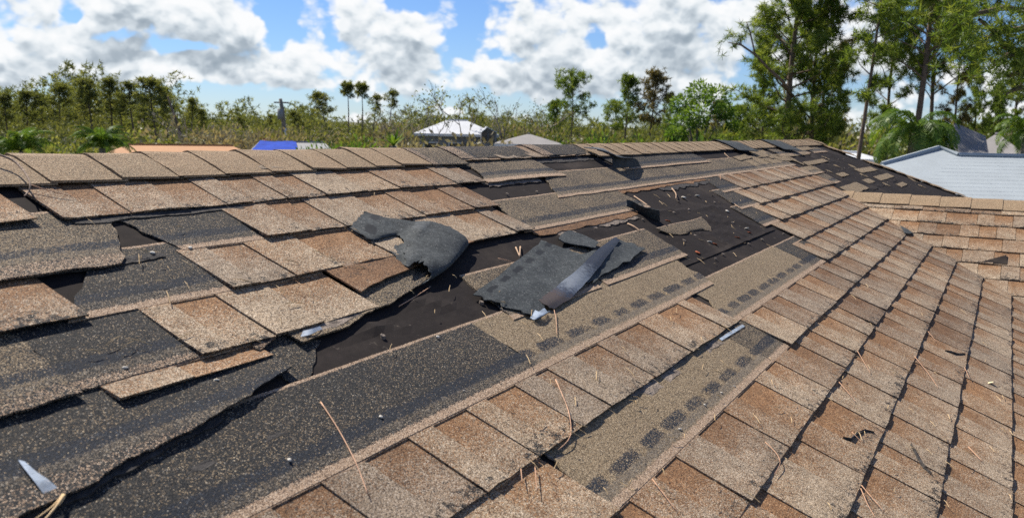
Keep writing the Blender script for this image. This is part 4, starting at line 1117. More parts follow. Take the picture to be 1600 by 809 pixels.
def pine_proto(seed, H, base, cr, nb, tuft, ntuft, nneedle, wid, mat, lean=0.0, curve=0.0, top=.75, clumps=3, spread=.55, bark='bark', keep=lambda t, az, g: True, r0=.014, upang=(.1, .8)):
    g = np.random.default_rng(seed); L = Leaves(seed+1); mb = MB()
    la = g.uniform(0, 6.28)*0
    def tp(t): return Vector((lean*H*t+curve*H*t*t+.012*H*math.sin(t*5+seed), .012*H*math.cos(t*4+seed*2)-.012*H*math.cos(seed*2), H*t))
    mb.tube([tp(i/8) for i in range(9)], [H*r0*(1-.82*i/8) for i in range(9)], 7)
    for b in range(nb):
        t = base+(1-base)*((b+g.random())/nb)**.9
        az = b*2.4+g.uniform(-.5, .5)
        if not keep(t, az, g): continue
        rel = (t-base)/(1-base)
        prof = (math.sin(math.pi*min(1, rel*top+.22))**.7)
        ln = cr*prof*g.uniform(.55, 1.1); el = g.uniform(*upang)+.5*rel
        d = Vector((math.cos(az)*math.cos(el), math.sin(az)*math.cos(el), math.sin(el))); p = tp(t)
        pts = [p]; 
        for q_ in range(1, 5):
            pts.append(p+d*ln*q_/4+Vector((g.normal()*.04*ln, g.normal()*.04*ln, -.10*ln*(q_/4)**2+.16*ln*(q_/4)**3)))
        mb.tube(pts, [H*r0*.30*(1-.75*i/4)*(1.15-t*.6) for i in range(5)], 4, False)
        for c in range(clumps):
            tt = 1-c*g.uniform(.16, .26)
            i0 = min(3, int(tt*4)); pc_ = pts[i0].lerp(pts[i0+1], min(1, tt*4-i0))
            k_ = max(2, int(ntuft*g.uniform(.6, 1.3)*(1-.22*c)))
            off = g.normal(size=(k_, 3))*np.array([1, 1, .55])*tuft*spread
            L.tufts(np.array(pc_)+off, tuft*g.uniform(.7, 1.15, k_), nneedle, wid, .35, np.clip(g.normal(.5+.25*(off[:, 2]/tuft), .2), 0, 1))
    k_ = ntuft*2; off = g.normal(size=(k_, 3))*np.array([1, 1, .9])*tuft*.8
    L.tufts(np.array(tp(1.0))+off, tuft, nneedle, wid, .5)
    return mb.mesh('trunk', M[bark], True), L.mesh('crown', M[mat])


def bare_proto(seed, H, lean, depth=4, mat='greybark', leafmat='olive', nleaf=200, spread=.5, leaf=.22, wind=(-.5, 0)):
    g = np.random.default_rng(seed); mb = MB(); L = Leaves(seed); tips = []
    def br(p, d, ln, r, dep):
        pts = [p]; n = 4
        for i in range(n):
            d = (d+Vector((g.normal()*.10+wind[0]*.07, g.normal()*.10+wind[1]*.07, g.normal()*.06))).normalized(); pts.append(pts[-1]+d*ln/n)
        mb.tube(pts, [max(.012, r*(1-.5*i/n)) for i in range(n+1)], 5 if dep > 2 else 3, False)
        if dep <= 1: tips.append(pts[-1]); tips.append(pts[2])
        if dep == 0: return
        for c in range(g.integers(2, 4)):
            q_ = pts[g.integers(2, 5)]; e = (d+Vector((g.normal()*spread, g.normal()*spread, g.normal()*spread*.6+.1))).normalized()
            br(q_, e, ln*g.uniform(.55, .85), r*.5, dep-1)
    br(Vector((0, 0, 0)), Vector((lean[0], lean[1], 1)).normalized(), H*.40, H*.018, depth)
    tips = np.array([tuple(t) for t in tips]); k_ = g.choice(len(tips), size=min(len(tips), max(1, nleaf//7)), replace=False)
    for t in tips[k_]: L.cards(t+g.normal(size=(9, 3))*.28, leaf)
    return mb.mesh('trunk', M[mat], True), L.mesh('crown', M[leafmat])


def round_proto(seed, H, r, mat, nbl=9, leaf=.16, n=420, trunk_h=.45, br=.5, bark='greybark', dense=.33):
    """trunk with limbs carrying separate leafy clumps"""
    g = np.random.default_rng(seed); mb = MB(); L = Leaves(seed)
    mb.tube([Vector((0, 0, 0)), Vector((.03*H, 0, H*.25)), Vector((0, .03*H, H*trunk_h))], [H*.026, H*.02, H*.016], 7)
    for b in range(nbl):
        az = b*2.4+g.uniform(-.3, .3); rel = (b+.5)/nbl
        rad = r*math.sqrt(1-(rel*.85)**2)*g.uniform(.55, 1); c = Vector((math.cos(az)*rad, math.sin(az)*rad, H*(trunk_h+(1-trunk_h)*rel*.88)))
        mb.tube([Vector((0, .03*H, H*trunk_h*.95)), c*.5+Vector((0, 0, H*trunk_h*.45)), c], [H*.012, H*.008, H*.003], 5, False)
        rr = r*br*g.uniform(.7, 1.15); d = g.normal(size=(n, 3)); d /= np.linalg.norm(d, axis=1, keepdims=True)
        q_ = np.array(c)+d*rr*np.array([1, 1, .8])*(g.random((n, 1))**dense)*(1+.25*np.sin(d[:, :1]*7+b)*np.cos(d[:, 1:2]*6))
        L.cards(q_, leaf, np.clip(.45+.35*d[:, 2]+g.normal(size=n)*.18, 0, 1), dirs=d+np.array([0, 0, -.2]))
    return mb.mesh('trunk', M[bark], True), L.mesh('crown', M[mat])


def shrub_mesh(seed, w, h, mat, n=1500, leaf=.14, nb=7, spiky=0.0):
    g = np.random.default_rng(seed); L = Leaves(seed)
    for b in range(nb):
        c = np.array([g.uniform(-.5, .5)*w, g.uniform(-.35, .35)*w, h*g.uniform(.25, .72)]); r = np.array([w*.28, w*.28, h*.3])*g.uniform(.6, 1.2)
        m_ = n//nb; d = g.normal(size=(m_, 3)); d /= np.linalg.norm(d, axis=1, keepdims=True)
        q_ = c+d*r*(g.random((m_, 1))**.4)*(1+.3*np.sin(d[:, :1]*8+b)); q_[:, 2] = np.abs(q_[:, 2])
        if spiky: L.tufts(q_[:m_//6], leaf*2.2, 6, leaf*.12, .9)
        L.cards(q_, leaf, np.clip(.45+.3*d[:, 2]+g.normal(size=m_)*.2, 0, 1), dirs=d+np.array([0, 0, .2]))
    return L.mesh('foliage', M[mat])


def place_tree(name, proto, x, D, H, H0_, label, cat='tree', group=None, rz=None, sx=1.0, zbase=0.0):
    t = empty(name, bearing(x, D)+Vector((0, 0, zbase)), rnd.uniform(0, 6.28) if rz is None else rz); s_ = H/H0_; t.scale = (s_*sx, s_*sx, s_)
    tag(t, label, cat, group)
    for nm, me in zip(('trunk', 'crown'), proto): link(bpy.data.objects.new(nm, me), t)
    return t


VIEW = YAW                                    # heading of the photograph; rotation that makes local +x point right in the picture
def facing(x): return YAW-math.atan((x-800)/F)-math.pi/2


def hgt(x, y, D): return at(x, y, D).z


# left row of storm-thinned pines
PF = [pine_proto(11+i, 12.0, [.38, .52, .36, .58, .44][i], [2.3, 1.8, 2.6, 1.7, 2.2][i], [30, 22, 34, 18, 28][i], .66, 7, 13, .085, 'pinefar', lean=[.0, .03, -.04, .02, .05][i], curve=[-.03, .02, 0, -.05, .04][i], clumps=3) for i in range(5)]
LEFTG = 'storm thinned pines beyond the left end of the ridge'
for x, y, D, p, lab in [
    (-28, 160, 120, 1, 'pine cut by the left edge of the picture'), (12, 148, 125, 0, 'leftmost whole pine of the left grove'), (40, 145, 130, 2, 'second pine from the left in the left grove, with a flat dark top'),
    (70, 149, 128, 4, 'pine of the left grove lower than both its neighbours'), (96, 132, 122, 2, 'broad pine in the left grove, behind the bushy palm'), (128, 139, 135, 0, 'pine right of the broad one in the left grove'),
    (146, 126, 118, 4, 'tall pine above the bushy palm, left of the tallest pair'), (172, 125, 124, 1, 'thin topped tall pine in the middle of the left grove'), (190, 150, 140, 3, 'short pine filling the gap in the left grove'),
    (208, 131, 120, 3, 'pine with a detached round top in the left grove'), (228, 150, 142, 2, 'low dense pine right of the round topped pine'), (244, 125, 112, 2, 'tallest pine at the right end of the left grove'), (263, 139, 116, 4, 'pine beside the bare leaning trunk at the right end of the left grove'),
    (298, 155, 118, 3, 'lone small pine right of the left grove'), (316, 172, 130, 1, 'stunted pine over the orange roof')]:
    place_tree('pine_tree', PF[p], x, D, hgt(x, y, D), 12.2, lab, 'pine tree', LEFTG, sx=rnd.uniform(1.1, 1.55))
# leaning trunk
mb = MB(); a = at(292, 222, 100); b = at(262, 150, 100); a.z = 0; mb.tube([a-a, (b-a)*.5+Vector((.1, 0, 0)), b-a], [.20, .17, .08], 6)
o = mb.build('dead_trunk', M['bark'], None, True); o.location = a; tag(o, 'bare dark trunk leaning left against the right end of the left pine grove', 'tree trunk')
# middle pines
PM = [pine_proto(41, 12, .62, 2.4, 22, .65, 8, 12, .09, 'pinefar', lean=-.08, curve=-.12), pine_proto(43, 12, .80, 1.4, 14, .55, 8, 12, .09, 'pinefar', lean=.02), pine_proto(47, 12, .70, 1.8, 15, .55, 6, 12, .09, 'pinefar', lean=-.03, curve=.05)]
MIDG = 'thin pines left of the centre'
for x, y, D, p, lab in [(516, 147, 120, 0, 'bent pine with its whole crown blown to the left'), (542, 131, 118, 1, 'left of two tall thin pines with small tops near the centre'), (564, 132, 122, 1, 'right of two tall thin pines with small tops near the centre'),
                        (585, 150, 126, 2, 'ragged thin pine right of the two tall thin ones'), (610, 143, 120, 2, 'thin pine standing left of the leaning bare tree'), (473, 176, 110, 0, 'low wind bent pine right of the utility pole'), (420, 180, 125, 2, 'short pine left of the utility pole'), (385, 184, 130, 0, 'small pine above the blue tarp')]:
    place_tree('pine_tree', PM[p], x, D, hgt(x, y, D), 12.2, lab, 'pine tree', MIDG, rz=facing(x), sx=1.15)
# right of centre
PU = [pine_proto(61, 12, .55, 3.4, 24, .66, 9, 13, .085, 'pine', lean=.0, curve=-.04, top=.6), pine_proto(63, 12, .40, 2.6, 30, .62, 8, 13, .085, 'pine', lean=.0), pine_proto(67, 12, .45, 2.5, 28, .62, 8, 13, .085, 'pinebrown', lean=.03)]
for x, y, D, p, lab, sx in [(893, 125, 95, 0, 'umbrella shaped pine with an open crown right of the centre', 1.0), (868, 160, 105, 1, 'lower pine leaning on the left of the umbrella shaped pine', 1.0), (978, 122, 98, 1, 'left and greener pine of the tall pair right of the centre', .95), (1016, 115, 96, 2, 'right and browner pine of the tall pair right of the centre', 1.0),
                            (955, 168, 90, 0, 'small round topped pine left of the tall pair', .9), (1046, 150, 110, 1, 'pale thin pine between the tall pair and the puffy tree', .7), (1160, 168, 70, 1, 'young pine beside the puffy tree, at the foot of the tall right pines', 1.3), (1122, 160, 100, 2, 'brown pine behind the puffy tree', 1.0)]:
    place_tree('pine_tree', PU[p], x, D, hgt(x, y, D), 12.2, lab, 'pine tree', 'pines right of the centre', sx=sx)
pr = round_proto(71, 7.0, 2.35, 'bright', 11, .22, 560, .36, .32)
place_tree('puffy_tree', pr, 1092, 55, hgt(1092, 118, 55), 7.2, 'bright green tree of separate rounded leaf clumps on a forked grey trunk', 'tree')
# broken, leaning bare trees behind the white house
for i, (x, y, D, ln, rz, nl, lab) in enumerate([(712, 128, 58, (-.75, .1), 0, 330, 'large bare tree blown to the left with dark leaf bunches at its tips'), (735, 140, 62, (-.15, .2), 0, 140, 'thin bare tree standing right behind the large leaning bare tree'), (672, 150, 66, (-.45, 0), 0, 160, 'sparse broken tree left of the large leaning bare tree'),
                                          (790, 136, 64, (.05, 0), 0, 60, 'leafless grey tree right of the white house'), (830, 160, 75, (.1, .1), 0, 80, 'short leafless tree behind the grey roof'), (330, 168, 62, (-.3, .1), 0, 60, 'broken pale tree above the orange roof'), (600, 165, 70, (-.2, .2), 0, 120, 'ragged bare tree left of the sparse broken tree'), (762, 160, 72, (.2, .1), 0, 60, 'twiggy bare sapling above the right gable of the white house'),
                                          (365, 195, 55, (.5, .1), 0, 30, 'low snapped pale branches beside the blue tarp'), (865, 182, 66, (-.2, .1), 0, 100, 'dull bare tree at the left foot of the umbrella shaped pine')]):
    pb = bare_proto(100+i, 8.0, ln, 5 if i < 3 else 4, 'palebark' if i in (5, 8) else 'greybark', 'pinefar' if i < 3 else 'olive', nl, .42, .24)
    zs = [v.co.z for v in pb[0].vertices]; place_tree('bare_tree', pb, x, D, hgt(x, y, D), max(zs), lab, 'bare tree', 'storm stripped bare trees', rz=facing(x), sx=1.0)
# tall pines at right
PN = [pine_proto(81, 15, .16, 2.8, 60, .38, 12, 30, .032, 'pine', lean=.01, clumps=4, spread=.6, top=.8, r0=.012), pine_proto(83, 15, .50, 1.4, 20, .42, 9, 18, .042, 'pine', lean=-.02, curve=-.02, r0=.009), pine_proto(85, 15, .42, 3.3, 48, .38, 16, 30, .030, 'pine', lean=-.03, curve=.03, clumps=3, r0=.012, upang=(.2, .8), spread=.75),
      pine_proto(87, 15, .35, 2.1, 34, .37, 13, 28, .030, 'pine', lean=0, clumps=3, r0=.010), pine_proto(89, 15, .40, 2.3, 30, .37, 12, 28, .030, 'pinebrown', lean=.02, r0=.011)]
RG_ = 'tall pines at the right'
for x, D, H, p, lab, sx, rz in [(1240, 40, 14.0, 0, 'tallest dense pine with bright foliage at the left end of the right hand pines', 1.15, 1.0), (1272, 42, 13.0, 0, 'dense pine just right of the tallest one, its bare double trunk showing low down', .85, 2.2), (1283, 45, 14, 4, 'brownish pine behind the pair of bare trunks', .7, .4),
                         (1343, 30, 10.6, 1, 'slender pine with a long bare dark trunk rising from behind the hip', 1.0, 3.0), (1425, 40, 14.5, 2, 'big open crowned pine above the drooping palm', 1.0, .2), (1455, 44, 13.5, 2, 'second open crowned pine, right of the big one above the drooping palm', .8, 2.6), (1392, 46, 12.5, 3, 'pine between the slender trunk and the big open crown', .9, 1.2),
                         (1520, 48, 7.6, 3, 'small upright pine behind the grey roof', .8, 4.0), (1490, 46, 10.0, 4, 'dark pine left of the small upright one', .8, 5.0), (1590, 58, 9.0, 3, 'pine at the right edge of the picture behind the far palm', 1.2, .9), (1556, 55, 7.0, 0, 'bushy pine between the grey roof and the right edge', .9, 1.9), (1305, 58, 9.5, 4, 'thin brown pine in the gap beside the slender trunk', .8, 3.3), (1188, 52, 9.5, 0, 'shorter pine at the left foot of the tallest dense pine', .8, 4.2)]:
    place_tree('pine_tree', PN[p], x, D, H, 15.2, lab, 'pine tree', RG_, rz=rz, sx=sx)
# the limb that reaches in from the right, on a tree just outside the frame
g_ = np.random.default_rng(5); L_ = Leaves(91); mb = MB()
root = bearing(1700, 24)
pts = [Vector((0, 0, 0)), at(1705, 120, 24)-root, at(1690, 40, 24)-root, at(1680, -90, 24)-root]; mb.tube(pts, [.24, .20, .17, .08], 8)
for line in ([(1690, 90), (1640, 86), (1596, 80), (1570, 72), (1552, 48), (1530, 30)], [(1596, 80), (1572, 88), (1555, 100), (1548, 92)], [(1640, 86), (1600, 112), (1575, 118)], [(1690, 40), (1630, 20), (1570, 12), (1520, 22)], [(1680, 0), (1620, -30), (1550, -25)], [(1695, 120), (1640, 130), (1590, 138), (1570, 146)], [(1630, 20), (1600, 44), (1565, 50), (1540, 60)]):
    pp = [at(a, b, 24-.02*(1690-a))-root for a, b in line]; mb.tube(pp, [.09*(1-.7*i/len(pp)) for i in range(len(pp))], 5, False)
    for i, p in enumerate(pp[1:]):
        for c_ in range(3):
            k_ = 10; off = g_.normal(size=(k_, 3))*np.array([.5, .5, .28]); L_.tufts(np.array(p)+np.array([0, 0, .12])+g_.normal(size=3)*.25+off*.9, .24, 20, .020, .4)
t = empty('overhanging_tree', root); tag(t, 'dark twisting limb with leafy bunches reaching in at the upper right edge', 'tree')
link(bpy.data.objects.new('trunk', mb.mesh('trunk', M['bark'], True)), t); link(bpy.data.objects.new('crown', L_.mesh('crown', M['pine'])), t)
# dead snag near the top left of the tall pines
mb = MB(); root = bearing(1172, 38); L_ = Leaves(17)
pts = [at(1204, 110, 38)-root, at(1180, 85, 38)-root, at(1158, 70, 38)-root, at(1138, 66, 38)-root]; mb.tube([at(1238, 150, 39.5)-root, at(1222, 126, 38.6)-root, pts[0]], [.08, .07, .06], 6); mb.tube(pts, [.06, .05, .04, .02], 5)
mb.tube([pts[1], at(1172, 50, 38)-root, at(1166, 34, 38)-root], [.04, .03, .015], 4); mb.tube([pts[2], at(1156, 54, 38)-root], [.03, .02], 4)
for a, b in ((1140, 66), (1150, 60), (1160, 48), (1172, 44), (1134, 70), (1156, 52)): L_.tufts(np.array(at(a, b, 38)-root)+np.random.default_rng(a).normal(size=(5, 3))*.18, .32, 14, .035, .2)
t = empty('leaning_snag', root); tag(t, 'crooked branch with a few leaf tufts poking out left of the tallest dense pine', 'tree'); link(bpy.data.objects.new('trunk', mb.mesh('trunk', M['bark'], True)), t); link(bpy.data.objects.new('crown', L_.mesh('crown', M['pine'])), t)


# palms -----------------------------------------------------------------
def frond_mesh(seed, L, droop, leaf, nl=46, vang=.5, wid=.035, hang=.75):
    g = np.random.default_rng(seed); mb = MB(); pts = []
    p = Vector((0, 0, 0)); el = 1.05; n = 12
    for i in range(n+1):
        pts.append(p.copy()); el -= droop/n*(.5+1.0*i/n); p += Vector((math.cos(el), 0, math.sin(el)))*L/n
    mb.tube(pts, [L*.009*(1-.85*i/n) for i in range(n+1)], 5)
    V = []; 
    for i in range(nl):
        t = .14+.86*i/nl; j = min(n-1, int(t*n)); c = pts[j].lerp(pts[j+1], t*n-j); d = (pts[j+1]-pts[j]).normalized()
        ll = leaf*math.sin(math.pi*min(1, .18+t*.80))**.7*g.uniform(.8, 1.1)
        for s_ in (-1, 1):
            side = Vector((0, s_, 0)); e = (d*.55+side*.8+Vector((0, 0, .25*g.uniform(.2, 1)))).normalized()
            q1 = c+e*ll*.45; e2 = (e+Vector((0, 0, -hang*1.6))).normalized(); q2 = q1+e2*ll*.55
            w_ = d*wid; r_ = float(np.clip(g.normal(.5, .22), 0, 1)); pc = (r_, 0, 0)
            a, b_ = mb.vert(c-w_*.4, (0, 0), pc), mb.vert(c+w_*.4, (0, 0), pc); a1, b1 = mb.vert(q1-w_*.6, (0, 0), pc), mb.vert(q1+w_*.6, (0, 0), pc); e_ = mb.vert(q2, (0, 0), pc)
            mb.face(a, b_, b1, a1); mb.face(a1, b1, e_)
    return mb.mesh('frond', M['palm'])


def palm(x, D, ztop, nfr, protos, label, base_r=.14, sc_=1.0, emin=-.5, emax=1.0, seed=0, group=None):
    g = random.Random(seed); t = empty('palm_tree', bearing(x, D)); tag(t, label, 'palm', group)
    mb = MB(); mb.tube([Vector((0, 0, 0)), Vector((.06, 0, ztop*.5)), Vector((0, 0, ztop))], [base_r*1.2, base_r, base_r*.8], 8); link(bpy.data.objects.new('trunk', mb.mesh('trunk', M['greybark'], True)), t)
    for i in range(nfr):
        o = link(bpy.data.objects.new('frond', protos[i % len(protos)]), t); o.location = (0, 0, ztop); s_ = sc_*g.uniform(.8, 1.1); o.scale = (s_, s_, s_)
        o.rotation_euler = (g.uniform(-.15, .15), g.uniform(-emax, -emin)+.55, i*2.399+g.uniform(-.2, .2))
    return t


FQ = [frond_mesh(1, 2.6, 2.3, .75), frond_mesh(2, 2.4, 2.7, .80), frond_mesh(3, 2.3, 1.9, .70)]
z_ = hgt(1440, 205, 22)
palm(1430, 22, z_, 34, FQ, 'large drooping palm with hanging fronds just behind the light grey neighbouring roof', sc_=.54, emin=-.55, emax=.75, seed=3)
palm(1606, 27, hgt(1606, 208, 27), 22, FQ, 'palm cut by the right edge of the picture above the light grey roof', sc_=.46, emin=-.5, emax=.8, seed=5)
FB = [frond_mesh(5, 2.4, 1.7, .60), frond_mesh(6, 2.2, 2.1, .60)]
palm(158, 36, hgt(158, 231, 36), 36, FB, 'bushy palm with arching fronds behind the ridge at the left, beside the orange roof', sc_=.58, emin=.0, emax=1.0, seed=8)
palm(30, 50, hgt(30, 236, 50), 34, FB, 'low palm clump at the far left behind the ridge', sc_=.85, emin=.0, emax=1.0, seed=9)
# fan palm with stiff blades
t = empty('fan_palm', bearing(615, 34)); tag(t, 'small fan palm with stiff upright blades behind the ridge, left of the white house', 'palm'); gz = hgt(615, 228, 34)
mb = MB(); mb.tube([Vector((0, 0, 0)), Vector((0, 0, gz))], [.14, .12], 8); link(bpy.data.objects.new('trunk', mb.mesh('trunk', M['greybark'], True)), t)
for i in range(17):
    g = random.Random(i); mb = MB(); az = i*2.4; el = g.uniform(.35, 1.35); L = g.uniform(.55, .85); d = Vector((math.cos(az)*math.cos(el), math.sin(az)*math.cos(el), math.sin(el))); a = d.cross(Vector((0, 0, 1))).normalized(); r_ = g.random()
    b0 = Vector((0, 0, gz)); ids = [mb.vert(b0-a*.02, (0, 0), (r_, 0, 0)), mb.vert(b0+a*.02, (0, 0), (r_, 0, 0)), mb.vert(b0+d*L*.55+a*.075, (0, 0), (r_, 0, 0)), mb.vert(b0+d*L-Vector((0, 0, .08*L)), (0, 0), (r_, 0, 0)), mb.vert(b0+d*L*.55-a*.075, (0, 0), (r_, 0, 0)), mb.vert(b0+d*L*.5+Vector((0, 0, .03)), (0, 0), (r_, 0, 0))]
    mb.face(ids[0], ids[1], ids[2], ids[5]); mb.face(ids[0], ids[5], ids[4]); mb.face(ids[5], ids[2], ids[3]); mb.face(ids[5], ids[3], ids[4]); link(bpy.data.objects.new('blade', mb.mesh('blade', M['palm'])), t)

# shrubs one can tell apart ------------------------------------------------
SH = {k_: [shrub_mesh(i*7+j, 4.0, 2.6, k_, 1700, .20, 9) for j in range(2)] for i, k_ in enumerate(('olive', 'bright', 'brush', 'pinefar'))}
for i, (x, y, D, k_, w, lab) in enumerate([
    (20, 196, 62, 'pinefar', 1.5, 'dark shrub at the far left below the pines'), (85, 200, 60, 'olive', 1.4, 'olive shrub left of the bushy palm'), (120, 205, 55, 'pinefar', 1.1, 'dark shrub just left of the bushy palm'), (215, 200, 62, 'pinefar', 1.5, 'dark shrub right of the bushy palm'), (262, 205, 56, 'olive', 1.3, 'olive shrub behind the orange roof'),
    (322, 188, 54, 'brush', 1.5, 'heap of pale broken branches behind the orange roof'), (362, 196, 52, 'brush', 1.2, 'pale brush pile between the orange roof and the blue tarp'), (402, 192, 60, 'olive', 1.3, 'yellowish shrub above the blue tarp'), (446, 198, 58, 'brush', 1.0, 'dry brush at the foot of the utility pole'), (478, 196, 60, 'olive', 1.2, 'green shrub above the pale grey roof'),
    (530, 204, 44, 'bright', 1.0, 'bright green shrub right of the pale grey roof'), (565, 208, 42, 'bright', 1.0, 'bright low shrub left of the fan palm'), (548, 184, 75, 'olive', 1.4, 'olive shrub under the two tall thin pines'), (640, 184, 70, 'brush', 1.4, 'dry brownish shrub left of the white house roof'), (668, 208, 46, 'brush', 1.3, 'dry brush in front of the white house at its left corner'), (735, 204, 46, 'brush', 1.3, 'dry brush in front of the middle of the white house'),
    (700, 168, 85, 'olive', 1.6, 'olive shrub mass behind the white house roof'), (800, 186, 72, 'olive', 1.3, 'green shrub right of the white house'), (838, 188, 66, 'brush', 1.2, 'dull brown shrub above the grey roof'), (870, 190, 62, 'olive', 1.2, 'olive shrub right of the grey roof'), (905, 198, 50, 'bright', 1.2, 'bright shrub under the umbrella shaped pine'),
    (945, 196, 52, 'olive', 1.3, 'green shrub left of the tall pine pair'), (985, 194, 55, 'olive', 1.4, 'green shrub under the tall pine pair'), (1030, 196, 54, 'bright', 1.1, 'green shrub left of the puffy tree'), (1075, 206, 44, 'bright', .9, 'bright low shrub under the puffy tree'), (1130, 192, 56, 'olive', 1.2, 'yellow green shrub right of the puffy tree'),
    (1175, 186, 50, 'olive', 1.2, 'yellowish shrub at the foot of the tall right pines'), (1310, 180, 55, 'brush', 1.6, 'dry grey brush in the gap between the tall trunks'), (1360, 190, 50, 'olive', 1.3, 'olive shrub right of the slender bare trunk'), (1240, 186, 52, 'pinefar', 1.5, 'dark shrub between the trunks of the tall right pines'), (1530, 178, 60, 'pinefar', 1.8, 'dark green shrub mass behind the grey roof at right'), (1400, 175, 60, 'pinefar', 1.6, 'dark shrub behind the drooping palm'), (1580, 170, 66, 'olive', 1.8, 'olive shrub mass at the right edge')]):
    t = empty('shrub', bearing(x, D), i*1.3); H = hgt(x, y, D); t.scale = (w*1.15, w*1.15, H/2.6); tag(t, lab, 'shrub', 'shrubs and brush beyond the roof')
    link(bpy.data.objects.new('foliage', SH[k_][i % 2]), t)
# the far wood: one mass
g_ = np.random.default_rng(3)
for nm, k_, n, dr, hr in (('far_wood', 'pinefar', 950, (135, 240), (3.0, 6.4)), ('far_undergrowth', 'understory', 560, (80, 130), (1.3, 3.6)), ('far_dry_brush', 'brush', 300, (70, 125), (1.0, 3.3))):
    L_ = Leaves(len(nm)); C = []
    for i in range(n):
        b = YAW+(g_.uniform(-.72, .72) if nm != 'far_dry_brush' else g_.uniform(-.12, .36)); D = g_.uniform(*dr); h = g_.uniform(*hr)*max(.35, 1+.9*nz(b*14, D*.03, 5))*(1.45 if nm == 'far_wood' and b > YAW+.36 else 1.0)
        c = np.array([math.cos(b)*D, math.sin(b)*D, 0]); kk = int(h*6); z = h*g_.random(kk)**.7; rad = (1.6+.25*h)*np.sqrt(np.clip(1-(z/h)**2, .05, 1))
        off = np.stack([g_.normal(size=kk)*rad*.6, g_.normal(size=kk)*rad*.6, z], 1); C.append(c+off)
    C = np.concatenate(C)
    if nm == 'far_wood': L_.tufts(C, .85, 9, .15, .4)
    else:
        C = np.repeat(C, 7, axis=0)+g_.normal(size=(len(C)*7, 3))*.38; C[:, 2] = np.abs(C[:, 2])
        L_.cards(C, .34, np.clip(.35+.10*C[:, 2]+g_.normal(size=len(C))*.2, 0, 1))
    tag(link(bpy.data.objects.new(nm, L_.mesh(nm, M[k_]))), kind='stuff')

# ------------------------------------------------------------------ neighbouring buildings
def mat_roofing(name, colr, rows=0.0):
    m, T, bs, out = new_mat(name); P = T.node('ShaderNodeTexCoord').outputs['Object']
    n = T.noise(P, 1.6, 4, .6).outputs[0]; n2 = T.noise(P, 40, 3, .7).outputs[0]
    f = T.math('ADD', T.math('MULTIPLY', n, .5), T.math('MULTIPLY', n2, .5))
    T.put(bs.inputs['Base Color'], T.ramp(f, [(.3, tuple(c*.82 for c in colr)), (.7, tuple(min(1, c*1.15) for c in colr))], 'LINEAR')); bs.inputs['Roughness'].default_value = .85; return m


M['lightroof'] = mat_roofing('light_grey_shingles', (.32, .36, .375)); M['greyroof'] = mat_roofing('grey_shingles', (.21, .20, .19)); M['whitemetal'] = mat_roofing('white_metal_roof', (.48, .50, .52))
M['orange'] = mat_roofing('orange_roofing', (.37, .185, .075)); M['tarp'] = mat_simple('blue_tarp', (.02, .06, .36), .8, .25, 2, .5, 3, spec=.08); M['redtarp'] = mat_simple('red_roofing', (.40, .08, .05), .7, .2, 2)
M['greywall'] = mat_simple('grey_wall', (.22, .23, .25), .9, .15, 2); M['paleroof'] = mat_roofing('pale_grey_roof', (.24, .245, .24)); M['glass'] = mat_simple('dark_window_glass', (.03, .035, .04), .08, .1, 1, spec=.6)


def slab(name, pts, mat, parent, thick=.10):
    """a flat roof facet with thickness"""
    mb = MB(); P_ = [Vector(p) for p in pts]; n = (P_[1]-P_[0]).cross(P_[2]-P_[0]).normalized()
    if n.z < 0: P_ = P_[::-1]; n = -n
    a = [mb.vert(p) for p in P_]; b = [mb.vert(p-n*thick) for p in P_]; mb.face(*a); mb.face(*b[::-1])
    for i in range(len(a)): j = (i+1) % len(a); mb.face(a[j], a[i], b[i], b[j])
    o = mb.build(name, M[mat], parent); return o


def courses(pts, mat, parent, n, lift=.012):
    """shingle courses as thin wedges on a facet given as (eave left, eave right, ridge right, ridge left)"""
    a, b, c, d = [Vector(p) for p in pts]; nn = (b-a).cross(d-a).normalized()
    if nn.z < 0: nn = -nn
    mb = MB(); g = random.Random(n)
    for i in range(n):
        t0, t1 = i/n, (i+1.02)/n; l0, r0 = a.lerp(d, t0), b.lerp(c, t0); l1, r1 = a.lerp(d, t1), b.lerp(c, t1); L = (r0-l0).length; m_ = max(1, int(L/.45)); cuts = [0]+sorted((j+g.uniform(-.3, .3))/m_ for j in range(1, m_))+[1]
        for s0, s1 in zip(cuts[:-1], cuts[1:]):
            h = lift*g.uniform(.7, 1.3)
            v = [mb.vert(l0.lerp(r0, s0)+nn*(.004+h)), mb.vert(l0.lerp(r0, s1)+nn*(.004+h)), mb.vert(l1.lerp(r1, s1)+nn*.004), mb.vert(l1.lerp(r1, s0)+nn*.004), mb.vert(l0.lerp(r0, s0)-nn*.002), mb.vert(l0.lerp(r0, s1)-nn*.002)]
            mb.face(v[0], v[1], v[2], v[3]); mb.face(v[1], v[0], v[4], v[5])
    tag(mb.build('shingle_courses', M[mat], parent), kind='stuff')


def local_all(root):
    for o in col.objects:
        if o.parent is root and o.matrix_parent_inverse == Matrix.Identity(4): o.matrix_parent_inverse = root.matrix_world.inverted() if False else Matrix.Translation(-root.location)


